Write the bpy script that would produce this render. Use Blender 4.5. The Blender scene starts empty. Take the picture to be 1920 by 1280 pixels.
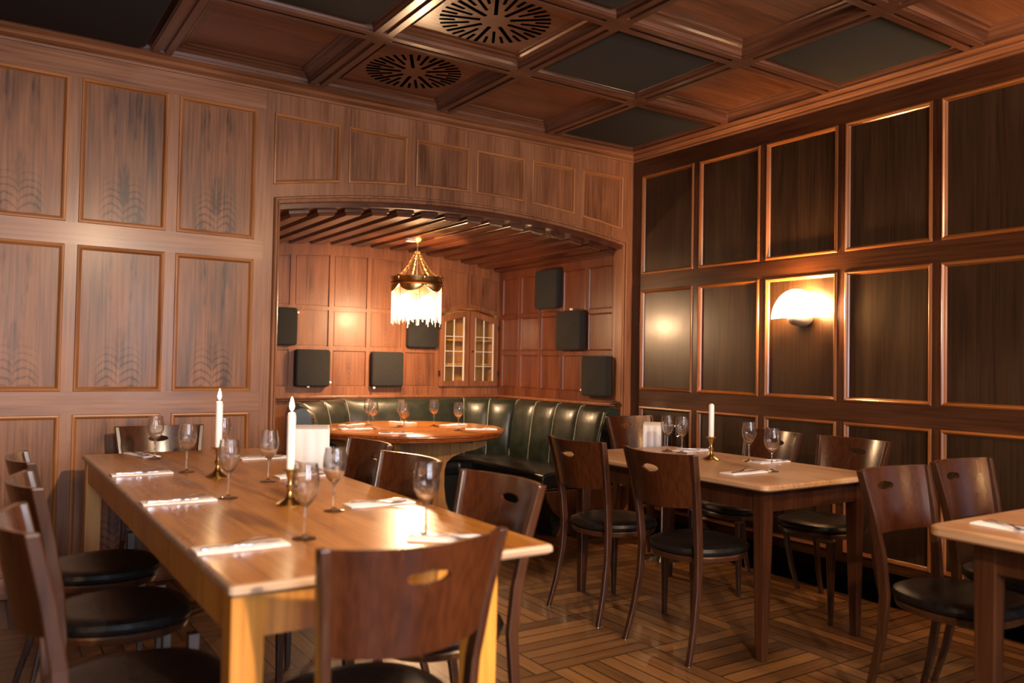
import bpy, bmesh, math, random
from mathutils import Vector, Matrix
random.seed(7)
sc = bpy.context.scene
PI = math.pi
# ------------------------------------------------------------------ camera
YAW, PITCH, ROLL = math.radians(56.569), math.radians(1.484), math.radians(1.046)
CAM = Vector((-4.435, -4.982, 1.26))
_f = Vector((math.cos(PITCH)*math.cos(YAW), math.cos(PITCH)*math.sin(YAW), math.sin(PITCH)))
_r = Vector((math.sin(YAW), -math.cos(YAW), 0)); _u = _r.cross(_f)
R_ = math.cos(ROLL)*_r + math.sin(ROLL)*_u; U_ = -math.sin(ROLL)*_r + math.cos(ROLL)*_u
cd = bpy.data.cameras.new('camera'); cam = bpy.data.objects.new('camera', cd); sc.collection.objects.link(cam)
cam.matrix_world = Matrix(((R_.x, U_.x, -_f.x, CAM.x), (R_.y, U_.y, -_f.y, CAM.y), (R_.z, U_.z, -_f.z, CAM.z), (0, 0, 0, 1)))
cd.sensor_width = 36; cd.lens = 1543.3/1920*36; cd.clip_start = .05
cd.dof.use_dof = True; cd.dof.focus_distance = 4.8; cd.dof.aperture_fstop = 1.9
sc.camera = cam
# ------------------------------------------------------------------ world, exposure, lights
w = bpy.data.worlds.new('world'); sc.world = w; w.use_nodes = True
bg = w.node_tree.nodes['Background']; bg.inputs[0].default_value = (.62, .74, 1, 1); bg.inputs[1].default_value = .6
sc.view_settings.view_transform = 'Standard'; sc.view_settings.look = 'None'
sc.view_settings.exposure = 0.65; sc.view_settings.gamma = 1; sc.view_settings.use_curve_mapping = False

def light(name, kind, loc, power, col, size=.1, rot=None, size_y=None, spot=None):
    d = bpy.data.lights.new(name, kind); d.energy = power; d.color = col
    if kind == 'AREA':
        d.size = size
        if size_y: d.shape = 'RECTANGLE'; d.size_y = size_y
    else: d.shadow_soft_size = size
    if spot: d.spot_size = spot; d.spot_blend = .6
    o = bpy.data.objects.new(name, d); sc.collection.objects.link(o); o.location = loc
    if rot: o.rotation_euler = rot
    return o
PEND = (-1.38, 1.08); SCZ = 1.66
RX0, RY0 = -6.6, -7.6          # far ends of the room, behind the camera
WIN = [(-4.95, -4.15), (-2.75, -1.95)]
for wx in WIN:                 # daylight standing in the three window openings behind the camera
    light('window_daylight', 'AREA', ((wx[0]+wx[1])/2, RY0-.28, 1.65), 105, (.76, .85, 1), .8, (PI/2, 0, 0), 1.5)
light('pendant_glow', 'POINT', (PEND[0], PEND[1], 1.66), 84, (1, .60, .30), .06)
SCONCES = [(0, -1.63, 0), (0, -4.05, 0), (0, -6.4, 0)]
for sx, sy, _ in SCONCES:
    light('sconce_glow', 'POINT', (sx+(-.06 if sx == 0 else .06), sy, SCZ), 85 if sy > -2 else 95, (1, .50, .17), .04)
# two unseen lamps added to brighten the ceiling, right wall and chairs
FILL_LAMPS = [(-1.7, -4.75), (-5.75, -4.0)]
for cx, cy in FILL_LAMPS:
    light('ceiling_lamp_glow', 'POINT', (cx, cy, 2.55), 92 if cx > -3 else 28, (1, .60, .32), .12)

# unseen fill spots added behind the camera to brighten left wall and tables
FILL_SPOTS = [((-3.1, -6.9, 2.72), (-3.80, -.9, .35), 690, .92), ((-4.6, -6.9, 2.72), (-1.4, -1.9, .3), 420, .8)]
for loc, aim, pw_, ang in FILL_SPOTS:
    d_ = Vector(aim)-Vector(loc)
    light('spotlight_beam', 'SPOT', loc, pw_, (1, .72, .46), .06, d_.to_track_quat('-Z', 'Y').to_euler(), spot=ang).data.spot_blend = 1.0

# ------------------------------------------------------------------ materials
def newmat(name):
    m = bpy.data.materials.new(name); m.use_nodes = True
    return m, m.node_tree, m.node_tree.nodes['Principled BSDF']
def plain(name, col, rough=.5, metal=0, coat=0, noise=0, nscale=30, bump=0, **kw):
    m, t, b = newmat(name)
    b.inputs['Roughness'].default_value = rough; b.inputs['Metallic'].default_value = metal
    b.inputs['Coat Weight'].default_value = coat; b.inputs['Coat Roughness'].default_value = .12
    for k, v in kw.items(): b.inputs[k.replace('_', ' ')].default_value = v
    tc = t.nodes.new('ShaderNodeTexCoord'); n = t.nodes.new('ShaderNodeTexNoise'); n.inputs['Scale'].default_value = nscale
    t.links.new(tc.outputs['Object'], n.inputs['Vector'])
    r = t.nodes.new('ShaderNodeValToRGB')
    r.color_ramp.elements[0].color = (*[c*(1-noise) for c in col], 1); r.color_ramp.elements[1].color = (*[min(1, c*(1+noise)) for c in col], 1)
    r.color_ramp.elements[0].position = .3; r.color_ramp.elements[1].position = .7
    t.links.new(n.outputs[0], r.inputs[0]); t.links.new(r.outputs[0], b.inputs['Base Color'])
    if bump:
        bp = t.nodes.new('ShaderNodeBump'); bp.inputs['Strength'].default_value = bump; bp.inputs['Distance'].default_value = .004
        t.links.new(n.outputs[0], bp.inputs['Height']); t.links.new(bp.outputs[0], b.inputs['Normal'])
    return m
def wood(name, dark, mid, light_, axis='z', rough=.32, coat=.3, scale=1.0, space='Object', figure=0, spec=.5, lobe=.055, curv=14.0):
    """grain stretched along axis; figure adds mirrored cathedral arches read from the UV map of a panel"""
    m, t, b = newmat(name); N = t.nodes; L = t.links
    tc = N.new('ShaderNodeTexCoord')
    def mapped(sx, sl):
        mp = N.new('ShaderNodeMapping'); s = [sx*scale]*3; s['xyz'.index(axis)] = sl*scale
        mp.inputs['Scale'].default_value = s; L.new(tc.outputs[space], mp.inputs['Vector']); return mp
    n1 = N.new('ShaderNodeTexNoise'); n1.inputs['Scale'].default_value = 1; n1.inputs['Detail'].default_value = 6
    L.new(mapped(70, 2.2).outputs[0], n1.inputs['Vector'])
    n2 = N.new('ShaderNodeTexNoise'); n2.inputs['Scale'].default_value = 1; n2.inputs['Detail'].default_value = 3; n2.inputs['Distortion'].default_value = .8
    L.new(mapped(7, .9).outputs[0], n2.inputs['Vector'])
    n3 = N.new('ShaderNodeTexNoise'); n3.inputs['Scale'].default_value = 1.3; L.new(tc.outputs[space], n3.inputs['Vector'])
    def mth(op, a, b_, c=None):
        x = N.new('ShaderNodeMath'); x.operation = op
        for i, v in enumerate((a, b_, c)):
            if v is None: continue
            if isinstance(v, (int, float)): x.inputs[i].default_value = v
            else: L.new(v, x.inputs[i])
        return x.outputs[0]
    v = mth('ADD', mth('MULTIPLY', n1.outputs[0], .40), mth('MULTIPLY', n2.outputs[0], .38))
    v = mth('ADD', v, mth('MULTIPLY', n3.outputs[0], .22))
    if figure:
        uv = N.new('ShaderNodeUVMap'); uv.uv_map = 'panel'; sp = N.new('ShaderNodeSeparateXYZ'); L.new(uv.outputs[0], sp.inputs[0])
        au = mth('ABSOLUTE', sp.outputs[0], 0)
        du = mth('SUBTRACT', au, lobe)
        par = mth('MULTIPLY', mth('MULTIPLY', du, du), curv)
        vv = mth('ADD', sp.outputs[1], par)
        cb = N.new('ShaderNodeCombineXYZ'); L.new(mth('MULTIPLY', au, 7), cb.inputs[0]); L.new(mth('MULTIPLY', sp.outputs[1], 3.0), cb.inputs[1]); L.new(sp.outputs[2], cb.inputs[2])
        L.new(mth('MULTIPLY', n3.outputs[0], 1.3), cb.inputs[2])
        nn = N.new('ShaderNodeTexNoise'); nn.inputs['Scale'].default_value = 1.6; nn.inputs['Detail'].default_value = 3; L.new(cb.outputs[0], nn.inputs['Vector'])
        ph = mth('ADD', mth('MULTIPLY', vv, 72), mth('MULTIPLY', nn.outputs[0], 5))
        ar = mth('POWER', mth('ABSOLUTE', mth('SINE', ph, 0), 0), 9)
        fade = N.new('ShaderNodeMapRange'); fade.inputs[1].default_value = .14; fade.inputs[2].default_value = .30; fade.inputs[3].default_value = 1; fade.inputs[4].default_value = .03
        L.new(vv, fade.inputs[0])
        msk = N.new('ShaderNodeMapRange'); msk.inputs[1].default_value = .035; msk.inputs[2].default_value = .075; msk.inputs[3].default_value = 1; msk.inputs[4].default_value = 0
        L.new(mth('ABSOLUTE', du, 0), msk.inputs[0]); ar = mth('MULTIPLY', ar, msk.outputs[0])
        # long dark drips of the figure higher up
        cb2 = N.new('ShaderNodeCombineXYZ'); L.new(mth('MULTIPLY', au, 22), cb2.inputs[0]); L.new(mth('MULTIPLY', sp.outputs[1], 4.5), cb2.inputs[1]); L.new(mth('MULTIPLY', n3.outputs[0], .9), cb2.inputs[2])
        n5 = N.new('ShaderNodeTexNoise'); n5.inputs['Scale'].default_value = 1; n5.inputs['Detail'].default_value = 2; L.new(cb2.outputs[0], n5.inputs['Vector'])
        dr = N.new('ShaderNodeMapRange'); dr.inputs[1].default_value = .56; dr.inputs[2].default_value = .70; dr.inputs[3].default_value = 0; dr.inputs[4].default_value = 1
        L.new(n5.outputs[0], dr.inputs[0])
        cen = N.new('ShaderNodeMapRange'); cen.inputs[1].default_value = .05; cen.inputs[2].default_value = .16; cen.inputs[3].default_value = 1; cen.inputs[4].default_value = 0
        L.new(au, cen.inputs[0])
        v = mth('SUBTRACT', v, mth('MULTIPLY', mth('MULTIPLY', ar, fade.outputs[0]), .12*figure))
        v = mth('SUBTRACT', v, mth('MULTIPLY', mth('MULTIPLY', dr.outputs[0], cen.outputs[0]), .09*figure))
    r = N.new('ShaderNodeValToRGB'); e = r.color_ramp.elements
    e[0].position = .35; e[0].color = (*dark, 1); e[1].position = .60; e[1].color = (*light_, 1)
    k = e.new(.47); k.color = (*mid, 1)
    L.new(v, r.inputs[0]); L.new(r.outputs[0], b.inputs['Base Color'])
    rr = N.new('ShaderNodeMapRange'); rr.inputs[3].default_value = rough-.06; rr.inputs[4].default_value = rough+.1
    L.new(n2.outputs[0], rr.inputs[0]); L.new(rr.outputs[0], b.inputs['Roughness'])
    bp = N.new('ShaderNodeBump'); bp.inputs['Strength'].default_value = .12; bp.inputs['Distance'].default_value = .002
    L.new(n1.outputs[0], bp.inputs['Height']); L.new(bp.outputs[0], b.inputs['Normal'])
    b.inputs['Coat Weight'].default_value = coat; b.inputs['Coat Roughness'].default_value = .2; b.inputs['Specular IOR Level'].default_value = spec
    return m
M = {}
oak_d, oak_m, oak_l = (.075, .024, .008), (.21, .076, .027), (.34, .138, .055)
M['oak_v'] = wood('panelling_oak_upright', (.09, .032, .013), (.215, .085, .036), (.32, .14, .065), 'z', .40, .12, spec=.4)
M['oak_h'] = wood('panelling_oak_lying', (.09, .032, .013), (.215, .085, .036), (.32, .14, .065), 'x', .38, .15, spec=.4)
M['oak_m'] = wood('panelling_oak_moulding', (.14, .045, .014), (.32, .125, .042), (.46, .20, .075), 'z', .32, .3)  # lighter than the stiles: the mouldings' golden highlights are put into the colour
M['oak_mh'] = wood('panelling_oak_moulding_lying', (.14, .045, .014), (.32, .125, .042), (.46, .20, .075), 'x', .32, .3)
M['oak_p'] = wood('panelling_oak_figured', (.05, .018, .007), (.175, .068, .028), (.29, .122, .053), 'z', .42, .08, figure=1.1, spec=.35)
M['oak_q'] = wood('panelling_oak_plain', (.05, .018, .007), (.175, .068, .028), (.29, .122, .053), 'z', .42, .08, spec=.35)
M['dk_v'] = wood('dark_oak_upright', (.022, .006, .003), (.058, .019, .007), (.095, .034, .013), 'z', .3, .3)  # dark oak; the right wall's weak light is put into this tone too
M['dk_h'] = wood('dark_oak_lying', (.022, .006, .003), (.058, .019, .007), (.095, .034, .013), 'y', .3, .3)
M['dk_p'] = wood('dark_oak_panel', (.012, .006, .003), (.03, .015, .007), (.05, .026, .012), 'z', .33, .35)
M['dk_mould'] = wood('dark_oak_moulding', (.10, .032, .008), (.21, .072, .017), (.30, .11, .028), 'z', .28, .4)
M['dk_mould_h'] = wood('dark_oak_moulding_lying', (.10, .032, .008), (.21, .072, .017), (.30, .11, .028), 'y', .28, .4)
M['red_v'] = wood('alcove_red_oak', (.036, .008, .003), (.088, .022, .007), (.14, .04, .014), 'z', .36, .15)
M['red_y'] = wood('alcove_vault_oak', (.02, .005, .002), (.058, .015, .006), (.10, .03, .012), 'y', .28, .2)
M['alc_v'] = wood('alcove_oak', (.080, .025, .010), (.168, .060, .024), (.235, .092, .039), 'z', .42, .08)
M['alc_p'] = wood('alcove_oak_figured', (.055, .018, .007), (.152, .054, .021), (.22, .085, .036), 'z', .42, .08, figure=.5, lobe=.0, curv=45.0)
M['ceil_x'] = wood('ceiling_oak_x', (.03, .011, .006), (.10, .038, .019), (.17, .069, .036), 'x', .3, .4)
M['ceil_y'] = wood('ceiling_oak_y', (.03, .011, .006), (.10, .038, .019), (.17, .069, .036), 'y', .3, .4)
M['ceil_p'] = wood('ceiling_oak_panel', (.055, .016, .007), (.15, .052, .021), (.25, .10, .043), 'x', .34, .3)
M['chair'] = wood('chair_beech', (.028, .007, .0025), (.050, .0128, .004), (.074, .021, .0065), 'z', .25, .5, 1.2)
M['chair_leg'] = wood('chair_leg_beech', (.014, .005, .002), (.036, .012, .005), (.06, .022, .009), 'z', .3, .4, 1.2)
M['ply'] = wood('plywood_edge', (.10, .045, .02), (.19, .095, .045), (.28, .155, .08), 'x', .35, .3)
M['table_top'] = wood('long_table_top', (.20, .072, .012), (.40, .158, .028), (.52, .23, .05), 'y', .27, .25)
M['table_side'] = wood('long_table_side', (.30, .115, .016), (.47, .20, .028), (.60, .28, .045), 'z', .35, .2)
M['table_rim'] = wood('long_table_edge', (.2, .12, .08), (.38, .25, .17), (.52, .37, .26), 'x', .4, .1)
M['rt_top'] = wood('small_table_top', (.32, .17, .085), (.52, .30, .155), (.64, .40, .22), 'y', .33, .2)
M['rt_leg'] = wood('small_table_leg', (.02, .006, .002), (.052, .016, .006), (.085, .029, .011), 'z', .3, .3)
M['round'] = wood('round_table_top', (.24, .062, .008), (.46, .145, .018), (.58, .22, .035), 'x', .16, .25)
M['round_rim'] = wood('round_table_rim', (.10, .022, .006), (.24, .06, .014), (.34, .10, .025), 'x', .18, .5)
M['ped'] = wood('pedestal_wood', (.17, .060, .010), (.31, .125, .022), (.42, .19, .04), 'z', .34, .2)
M['ochre'] = wood('cupboard_lining', (.3, .15, .03), (.5, .27, .06), (.62, .36, .10), 'z', .5, 0)
M['leather'] = plain('black_leather', (.009, .008, .008), .34, 0, .0, .3, 60, .25, Specular_IOR_Level=.25)
M['green'] = plain('green_leather', (.013, .018, .0125), .38, 0, .12, .35, 14, .35)
M['piping'] = plain('pale_piping', (.30, .31, .23), .45)
M['foam'] = plain('black_foam', (.013, .013, .013), .95, 0, 0, .5, 300, .5)
M['foam_c'] = plain('grey_black_foam', (.022, .024, .023), .95, 0, 0, .5, 300, .5)
M['brass'] = plain('aged_brass', (.55, .40, .17), .28, 1, 0, .2, 20)
M['steel'] = plain('steel', (.72, .72, .74), .18, 1)
M['chrome'] = plain('bucket_steel', (.6, .64, .68), .15, 1)
M['lead'] = plain('lead_came', (.72, .68, .6), .45, .3)
M['wax'] = plain('candle_wax', (.95, .92, .88), .4, Subsurface_Weight=.3)
M['linen'] = plain('white_linen', (.93, .92, .94), .8, 0, 0, .04, 200, .3)
M['paper'] = plain('white_napkin', (.95, .92, .93), .75, 0, 0, .04, 150, .2)
M['black'] = plain('black_paint', (.008, .007, .007), .5)
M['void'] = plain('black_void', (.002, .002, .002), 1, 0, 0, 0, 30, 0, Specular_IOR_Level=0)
M['iron'] = plain('dark_iron', (.02, .018, .017), .35, .8)
M['white'] = plain('white_paint', (.75, .74, .72), .5)
M['sconce_base'] = plain('sconce_metal', (.42, .36, .30), .4, .5)
M['bead'] = plain('glass_bead', (.95, .90, .88), .2, 0, 0, .05, 40, 0, Transmission_Weight=.75, IOR=1.15)
M['bead_pink'] = plain('pink_glass_bead', (.8, .28, .55), .1, 0, 0, .05, 40, 0, Transmission_Weight=.5, IOR=1.45)
M['glass'], _t, _b = newmat('clear_glass')
_o = _t.nodes['Material Output']; _tr = _t.nodes.new('ShaderNodeBsdfTransparent'); _gl = _t.nodes.new('ShaderNodeBsdfGlossy'); _gl.inputs['Roughness'].default_value = .01
_lw = _t.nodes.new('ShaderNodeLayerWeight'); _pw = _t.nodes.new('ShaderNodeMath'); _pw.operation = 'POWER'; _pw.inputs[1].default_value = 5; _t.links.new(_lw.outputs['Facing'], _pw.inputs[0]); _fr = _t.nodes.new('ShaderNodeMapRange'); _fr.inputs[3].default_value = .02; _fr.inputs[4].default_value = .5; _t.links.new(_pw.outputs[0], _fr.inputs[0]); _m1 = _t.nodes.new('ShaderNodeMixShader'); _m2 = _t.nodes.new('ShaderNodeMixShader'); _m2.inputs[0].default_value = .2
_t.links.new(_fr.outputs[0], _m1.inputs[0]); _t.links.new(_tr.outputs[0], _m1.inputs[1]); _t.links.new(_gl.outputs[0], _m1.inputs[2]); _t.links.new(_b.outputs[0], _m2.inputs[1]); _t.links.new(_m1.outputs[0], _m2.inputs[2]); _t.links.new(_m2.outputs[0], _o.inputs[0])
_b.inputs['Transmission Weight'].default_value = 1; _b.inputs['Roughness'].default_value = 0; _b.inputs['IOR'].default_value = 1.5; _b.inputs['Base Color'].default_value = (1, 1, 1, 1)
M['pane'], _t, _b = newmat('leaded_glass')
_o = _t.nodes['Material Output']; _tr = _t.nodes.new('ShaderNodeBsdfTransparent'); _tr.inputs[0].default_value = (.97, .92, .82, 1)
_gl = _t.nodes.new('ShaderNodeBsdfGlossy'); _gl.inputs['Roughness'].default_value = .04; _mx = _t.nodes.new('ShaderNodeMixShader'); _fr = _t.nodes.new('ShaderNodeFresnel')
_t.links.new(_fr.outputs[0], _mx.inputs[0]); _t.links.new(_tr.outputs[0], _mx.inputs[1]); _t.links.new(_gl.outputs[0], _mx.inputs[2]); _t.links.new(_mx.outputs[0], _o.inputs[0])
M['juice'], _t, _b = newmat('amber_drink')
_b.inputs['Transmission Weight'].default_value = .7; _b.inputs['Base Color'].default_value = (.95, .42, .06, 1); _b.inputs['Roughness'].default_value = .05
def emis(name, col, s):
    m, t, b = newmat(name); b.inputs['Base Color'].default_value = (*col, 1); b.inputs['Emission Color'].default_value = (*col, 1); b.inputs['Emission Strength'].default_value = s; return m
M['bulb'] = emis('bulb', (1, .8, .58), 60)
M['shade'] = emis('frosted_lit_glass', (1, .80, .5), 9)
M['flame'] = emis('flame', (1, .75, .42), 16)
# floor: square parquet blocks of strips, turned block by block
def floor_mat():
    m, t, b = newmat('parquet'); N = t.nodes; L = t.links
    def mth(op, a, b_=0, c=None):
        x = N.new('ShaderNodeMath'); x.operation = op
        for i, v in enumerate((a, b_, c)):
            if v is None: continue
            if isinstance(v, (int, float)): x.inputs[i].default_value = v
            else: L.new(v, x.inputs[i])
        return x.outputs[0]
    tc = N.new('ShaderNodeTexCoord'); s = N.new('ShaderNodeSeparateXYZ'); L.new(tc.outputs['Object'], s.inputs[0])
    B = .56; ST = .08
    x = mth('ADD', s.outputs[0], 11.36); y = mth('ADD', s.outputs[1], 11.2)
    ix = mth('FLOOR', mth('DIVIDE', x, B)); iy = mth('FLOOR', mth('DIVIDE', y, B))
    par = mth('MODULO', mth('ADD', ix, iy), 2)
    across = mth('ADD', mth('MULTIPLY', par, x), mth('MULTIPLY', mth('SUBTRACT', 1, par), y))
    along = mth('ADD', mth('MULTIPLY', par, y), mth('MULTIPLY', mth('SUBTRACT', 1, par), x))
    sid = mth('FLOOR', mth('DIVIDE', across, ST)); sf = mth('FRACT', mth('DIVIDE', across, ST))
    bf = mth('FRACT', mth('DIVIDE', along, B))
    cb = N.new('ShaderNodeCombineXYZ'); L.new(sid, cb.inputs[0]); L.new(mth('FLOOR', mth('DIVIDE', along, B)), cb.inputs[1]); L.new(par, cb.inputs[2])
    wn = N.new('ShaderNodeTexWhiteNoise'); L.new(cb.outputs[0], wn.inputs['Vector'])
    cv = N.new('ShaderNodeCombineXYZ'); L.new(mth('MULTIPLY', across, 55), cv.inputs[0]); L.new(mth('MULTIPLY', along, 3), cv.inputs[1]); L.new(mth('MULTIPLY', wn.outputs[0], 9), cv.inputs[2])
    n = N.new('ShaderNodeTexNoise'); n.inputs['Scale'].default_value = 1; n.inputs['Detail'].default_value = 5; L.new(cv.outputs[0], n.inputs['Vector'])
    v = mth('ADD', mth('MULTIPLY', n.outputs[0], .55), mth('MULTIPLY', wn.outputs[0], .4))
    r = N.new('ShaderNodeValToRGB'); e = r.color_ramp.elements
    e[0].position = .15; e[0].color = (.045, .017, .005, 1); e[1].position = .8; e[1].color = (.29, .135, .042, 1)
    L.new(v, r.inputs[0])
    g1 = mth('LESS_THAN', mth('MINIMUM', sf, mth('SUBTRACT', 1, sf)), .045)
    g2 = mth('LESS_THAN', mth('MINIMUM', bf, mth('SUBTRACT', 1, bf)), .006)
    g = mth('MAXIMUM', g1, g2)
    mx = N.new('ShaderNodeMix'); mx.data_type = 'RGBA'; L.new(g, mx.inputs[0]); L.new(r.outputs[0], mx.inputs[6]); mx.inputs[7].default_value = (.012, .006, .003, 1)
    L.new(mx.outputs[2], b.inputs['Base Color']); b.inputs['Roughness'].default_value = .38; b.inputs['Coat Weight'].default_value = .15
    bp = N.new('ShaderNodeBump'); bp.inputs['Distance'].default_value = .003; bp.inputs['Strength'].default_value = .5
    L.new(mth('SUBTRACT', 1, g), bp.inputs['Height']); L.new(bp.outputs[0], b.inputs['Normal'])
    return m
M['floor'] = floor_mat()

# ------------------------------------------------------------------ mesh helpers
class MB:
    def __init__(s): s.v = []; s.f = []; s.m = []; s.uv = []; s.T = Matrix(); s.mi = 0; s.sm = []; s.smooth = False
    def add(s, vs, fs, uv=None):
        o = len(s.v); s.v += [s.T @ Vector(p) for p in vs]
        for k, f in enumerate(fs):
            s.f.append([o+i for i in f]); s.m.append(s.mi); s.sm.append(s.smooth); s.uv.append(uv[k] if uv else None)
    def box(s, a, b):
        x0, y0, z0 = a; x1, y1, z1 = b
        s.add([(x0,y0,z0),(x1,y0,z0),(x1,y1,z0),(x0,y1,z0),(x0,y0,z1),(x1,y0,z1),(x1,y1,z1),(x0,y1,z1)],
              [(0,3,2,1),(4,5,6,7),(0,1,5,4),(1,2,6,5),(2,3,7,6),(3,0,4,7)])
    def loft(s, rings, close=True, caps=True):
        n = len(rings[0]); vs = [p for r in rings for p in r]; fs = []
        for i in range(len(rings)-1):
            for j in range(n if close else n-1):
                k = (j+1) % n; fs.append((i*n+j, i*n+k, (i+1)*n+k, (i+1)*n+j))
        if caps: fs.append(tuple(range(n))[::-1]); fs.append(tuple((len(rings)-1)*n+i for i in range(n)))
        s.add(vs, fs)
    def lathe(s, prof, c=(0, 0, 0), n=24, caps=False):
        rings = [[(c[0]+r*math.cos(2*PI*i/n), c[1]+r*math.sin(2*PI*i/n), c[2]+z) for i in range(n)] for r, z in prof]
        s.loft(rings, True, caps)
    def tube(s, pts, r, n=8, caps=True):
        pts = [Vector(p) for p in pts]; rs = r if isinstance(r, (list, tuple)) else [r]*len(pts); rings = []
        for i, p in enumerate(pts):
            d = (pts[min(i+1, len(pts)-1)]-pts[max(i-1, 0)]).normalized()
            a = d.orthogonal() if abs(d.z) > .99 else d.cross(Vector((0, 0, 1)))
            a.normalize(); b = d.cross(a)
            if i and (rings_a.dot(a)) < 0: a = -a; b = -b
            rings_a = a
            rings.append([tuple(p+rs[i]*(math.cos(2*PI*j/n)*a+math.sin(2*PI*j/n)*b)) for j in range(n)])
        s.loft(rings, True, caps)
    def sphere(s, c, r, n=10, m=6, sc=(1, 1, 1)):
        prof = [(max(1e-5, math.sin(PI*i/m)), -math.cos(PI*i/m)) for i in range(m+1)]
        s.loft([[(c[0]+r*sc[0]*p*math.cos(2*PI*j/n), c[1]+r*sc[1]*p*math.sin(2*PI*j/n), c[2]+r*sc[2]*z) for j in range(n)] for p, z in prof])
    def build(s, name, mats, parent=None, bevel=0, smooth=None, seg=2, loc=None):
        me = bpy.data.meshes.new(name); me.from_pydata([tuple(v) for v in s.v], [], s.f)
        if not isinstance(mats, (list, tuple)): mats = [mats]
        for m in mats: me.materials.append(m)
        for p, mi, sm in zip(me.polygons, s.m, s.sm): p.material_index = mi; p.use_smooth = sm if smooth is None else smooth
        if any(u for u in s.uv):
            ul = me.uv_layers.new(name='panel'); i = 0
            for p, u in zip(me.polygons, s.uv):
                for k, li in enumerate(p.loop_indices): ul.data[li].uv = u[k] if u else (.3, 2)
        bm = bmesh.new(); bm.from_mesh(me); bmesh.ops.remove_doubles(bm, verts=bm.verts, dist=1e-5); bmesh.ops.recalc_face_normals(bm, faces=bm.faces); bm.to_mesh(me); bm.free()
        o = bpy.data.objects.new(name, me); sc.collection.objects.link(o)
        if parent: o.parent = parent
        if loc: o.location = loc
        if bevel:
            b = o.modifiers.new('bevel', 'BEVEL'); b.width = bevel; b.segments = seg; b.limit_method = 'ANGLE'; b.angle_limit = .6; b.harden_normals = False
        if smooth or (smooth is None and any(s.sm)):
            try: me.set_sharp_from_angle(angle=math.radians(38))
            except Exception: pass
        return o
def tag(o, label=None, cat=None, group=None, kind=None):
    if label: o['label'] = label
    if cat: o['category'] = cat
    if group: o['group'] = group
    if kind: o['kind'] = kind
    return o
def empty(name, loc, rz=0):
    o = bpy.data.objects.new(name, None); sc.collection.objects.link(o); o.location = loc; o.rotation_euler = (0, 0, rz); o.empty_display_size = .1; return o
def copy_tree(o, parent=None):
    c = o.copy(); sc.collection.objects.link(c)
    if parent: c.parent = parent
    for ch in list(o.children): copy_tree(ch, c)
    return c
def place(proto, used, loc, rz, label, group=None, tilt=None):
    o = proto if not used else copy_tree(proto)
    o.location = loc; o.rotation_euler = (tilt[0], tilt[1], rz) if tilt else (0, 0, rz)
    o['label'] = label
    if group: o['group'] = group
    return o
def off_poly(P, d):
    """inset a closed 2-D polygon (counter-clockwise) by d"""
    n = len(P); out = []
    for i in range(n):
        a, b, c = P[i-1], P[i], P[(i+1) % n]
        e1 = Vector((b[0]-a[0], b[1]-a[1])).normalized(); e2 = Vector((c[0]-b[0], c[1]-b[1])).normalized()
        n1 = Vector((-e1.y, e1.x)); n2 = Vector((-e2.y, e2.x)); k = 1+n1.dot(n2)
        q = (n1+n2)/max(k, .3); out.append((b[0]+q.x*d, b[1]+q.y*d))
    return out
PROF = [(0, 0), (.003, -.007), (.011, -.009), (.018, -.004), (.020, .006), (.026, .014)]
def panel(mb, mp, P, prof=PROF, mpan=1, mmould=2, m2=None):
    """moulding swept round polygon P (u,z) and the sunk panel inside it; mp(u,z,depth)->xyz"""
    rings = [[mp(p[0], p[1], d) for p in off_poly(P, i)] for i, d in prof]
    mb.mi = mmould; mb.smooth = False; n = len(P)
    vs = [p for r in rings for p in r]; fs = []
    for i in range(len(rings)-1):
        for j in range(n): k = (j+1) % n; fs.append((i*n+j, i*n+k, (i+1)*n+k, (i+1)*n+j))
    mb.add(vs, fs)
    if m2 is not None:            # grain follows the run of each moulding strip
        flat = [abs(P[(j+1) % n][0]-P[j][0]) > abs(P[(j+1) % n][1]-P[j][1]) for j in range(n)]
        for i in range(len(fs)):
            if flat[i % n]: mb.m[-len(fs)+i] = m2
    Q = off_poly(P, prof[-1][0]); mb.mi = mpan
    uc = sum(p[0] for p in P)/n if n > 4 else (P[0][0]+P[1][0])/2; z0 = min(p[1] for p in P)
    mb.add([mp(p[0], p[1], prof[-1][1]) for p in Q], [tuple(range(n))], [[(p[0]-uc, p[1]-z0) for p in Q]])
def rect(u0, u1, z0, z1): return [(u0, z0), (u1, z0), (u1, z1), (u0, z1)]
def panel_wall(mb, mp, cols, rows, U0, U1, Z0, Z1, mstile=0, mrail=3, prof=PROF, m2=None):
    q = lambda a, b, c, d: mb.add([mp(a, c, 0), mp(b, c, 0), mp(b, d, 0), mp(a, d, 0)], [(0, 1, 2, 3)])
    rows = sorted(rows); cols = sorted(cols); z = Z0
    for r in rows: mb.mi = mrail; q(U0, U1, z, r[0]); z = r[1]
    mb.mi = mrail; q(U0, U1, z, Z1)
    for r in rows:
        u = U0
        for c in cols: mb.mi = mstile; q(u, c[0], *r); u = c[1]
        mb.mi = mstile; q(u, U1, *r)
        for c in cols: panel(mb, mp, rect(c[0], c[1], r[0], r[1]), prof, m2=m2)

# ------------------------------------------------------------------ setting
ZC = 3.14
Z1 = (1.974, 2.762); Z2 = (1.063, 1.854); Z3 = (.15, .939)
fl = MB(); fl.box((RX0-.2, RY0-.2, -.12), (.2, 2.1, 0)); tag(fl.build('floor', M['floor']), kind='structure')
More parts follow.
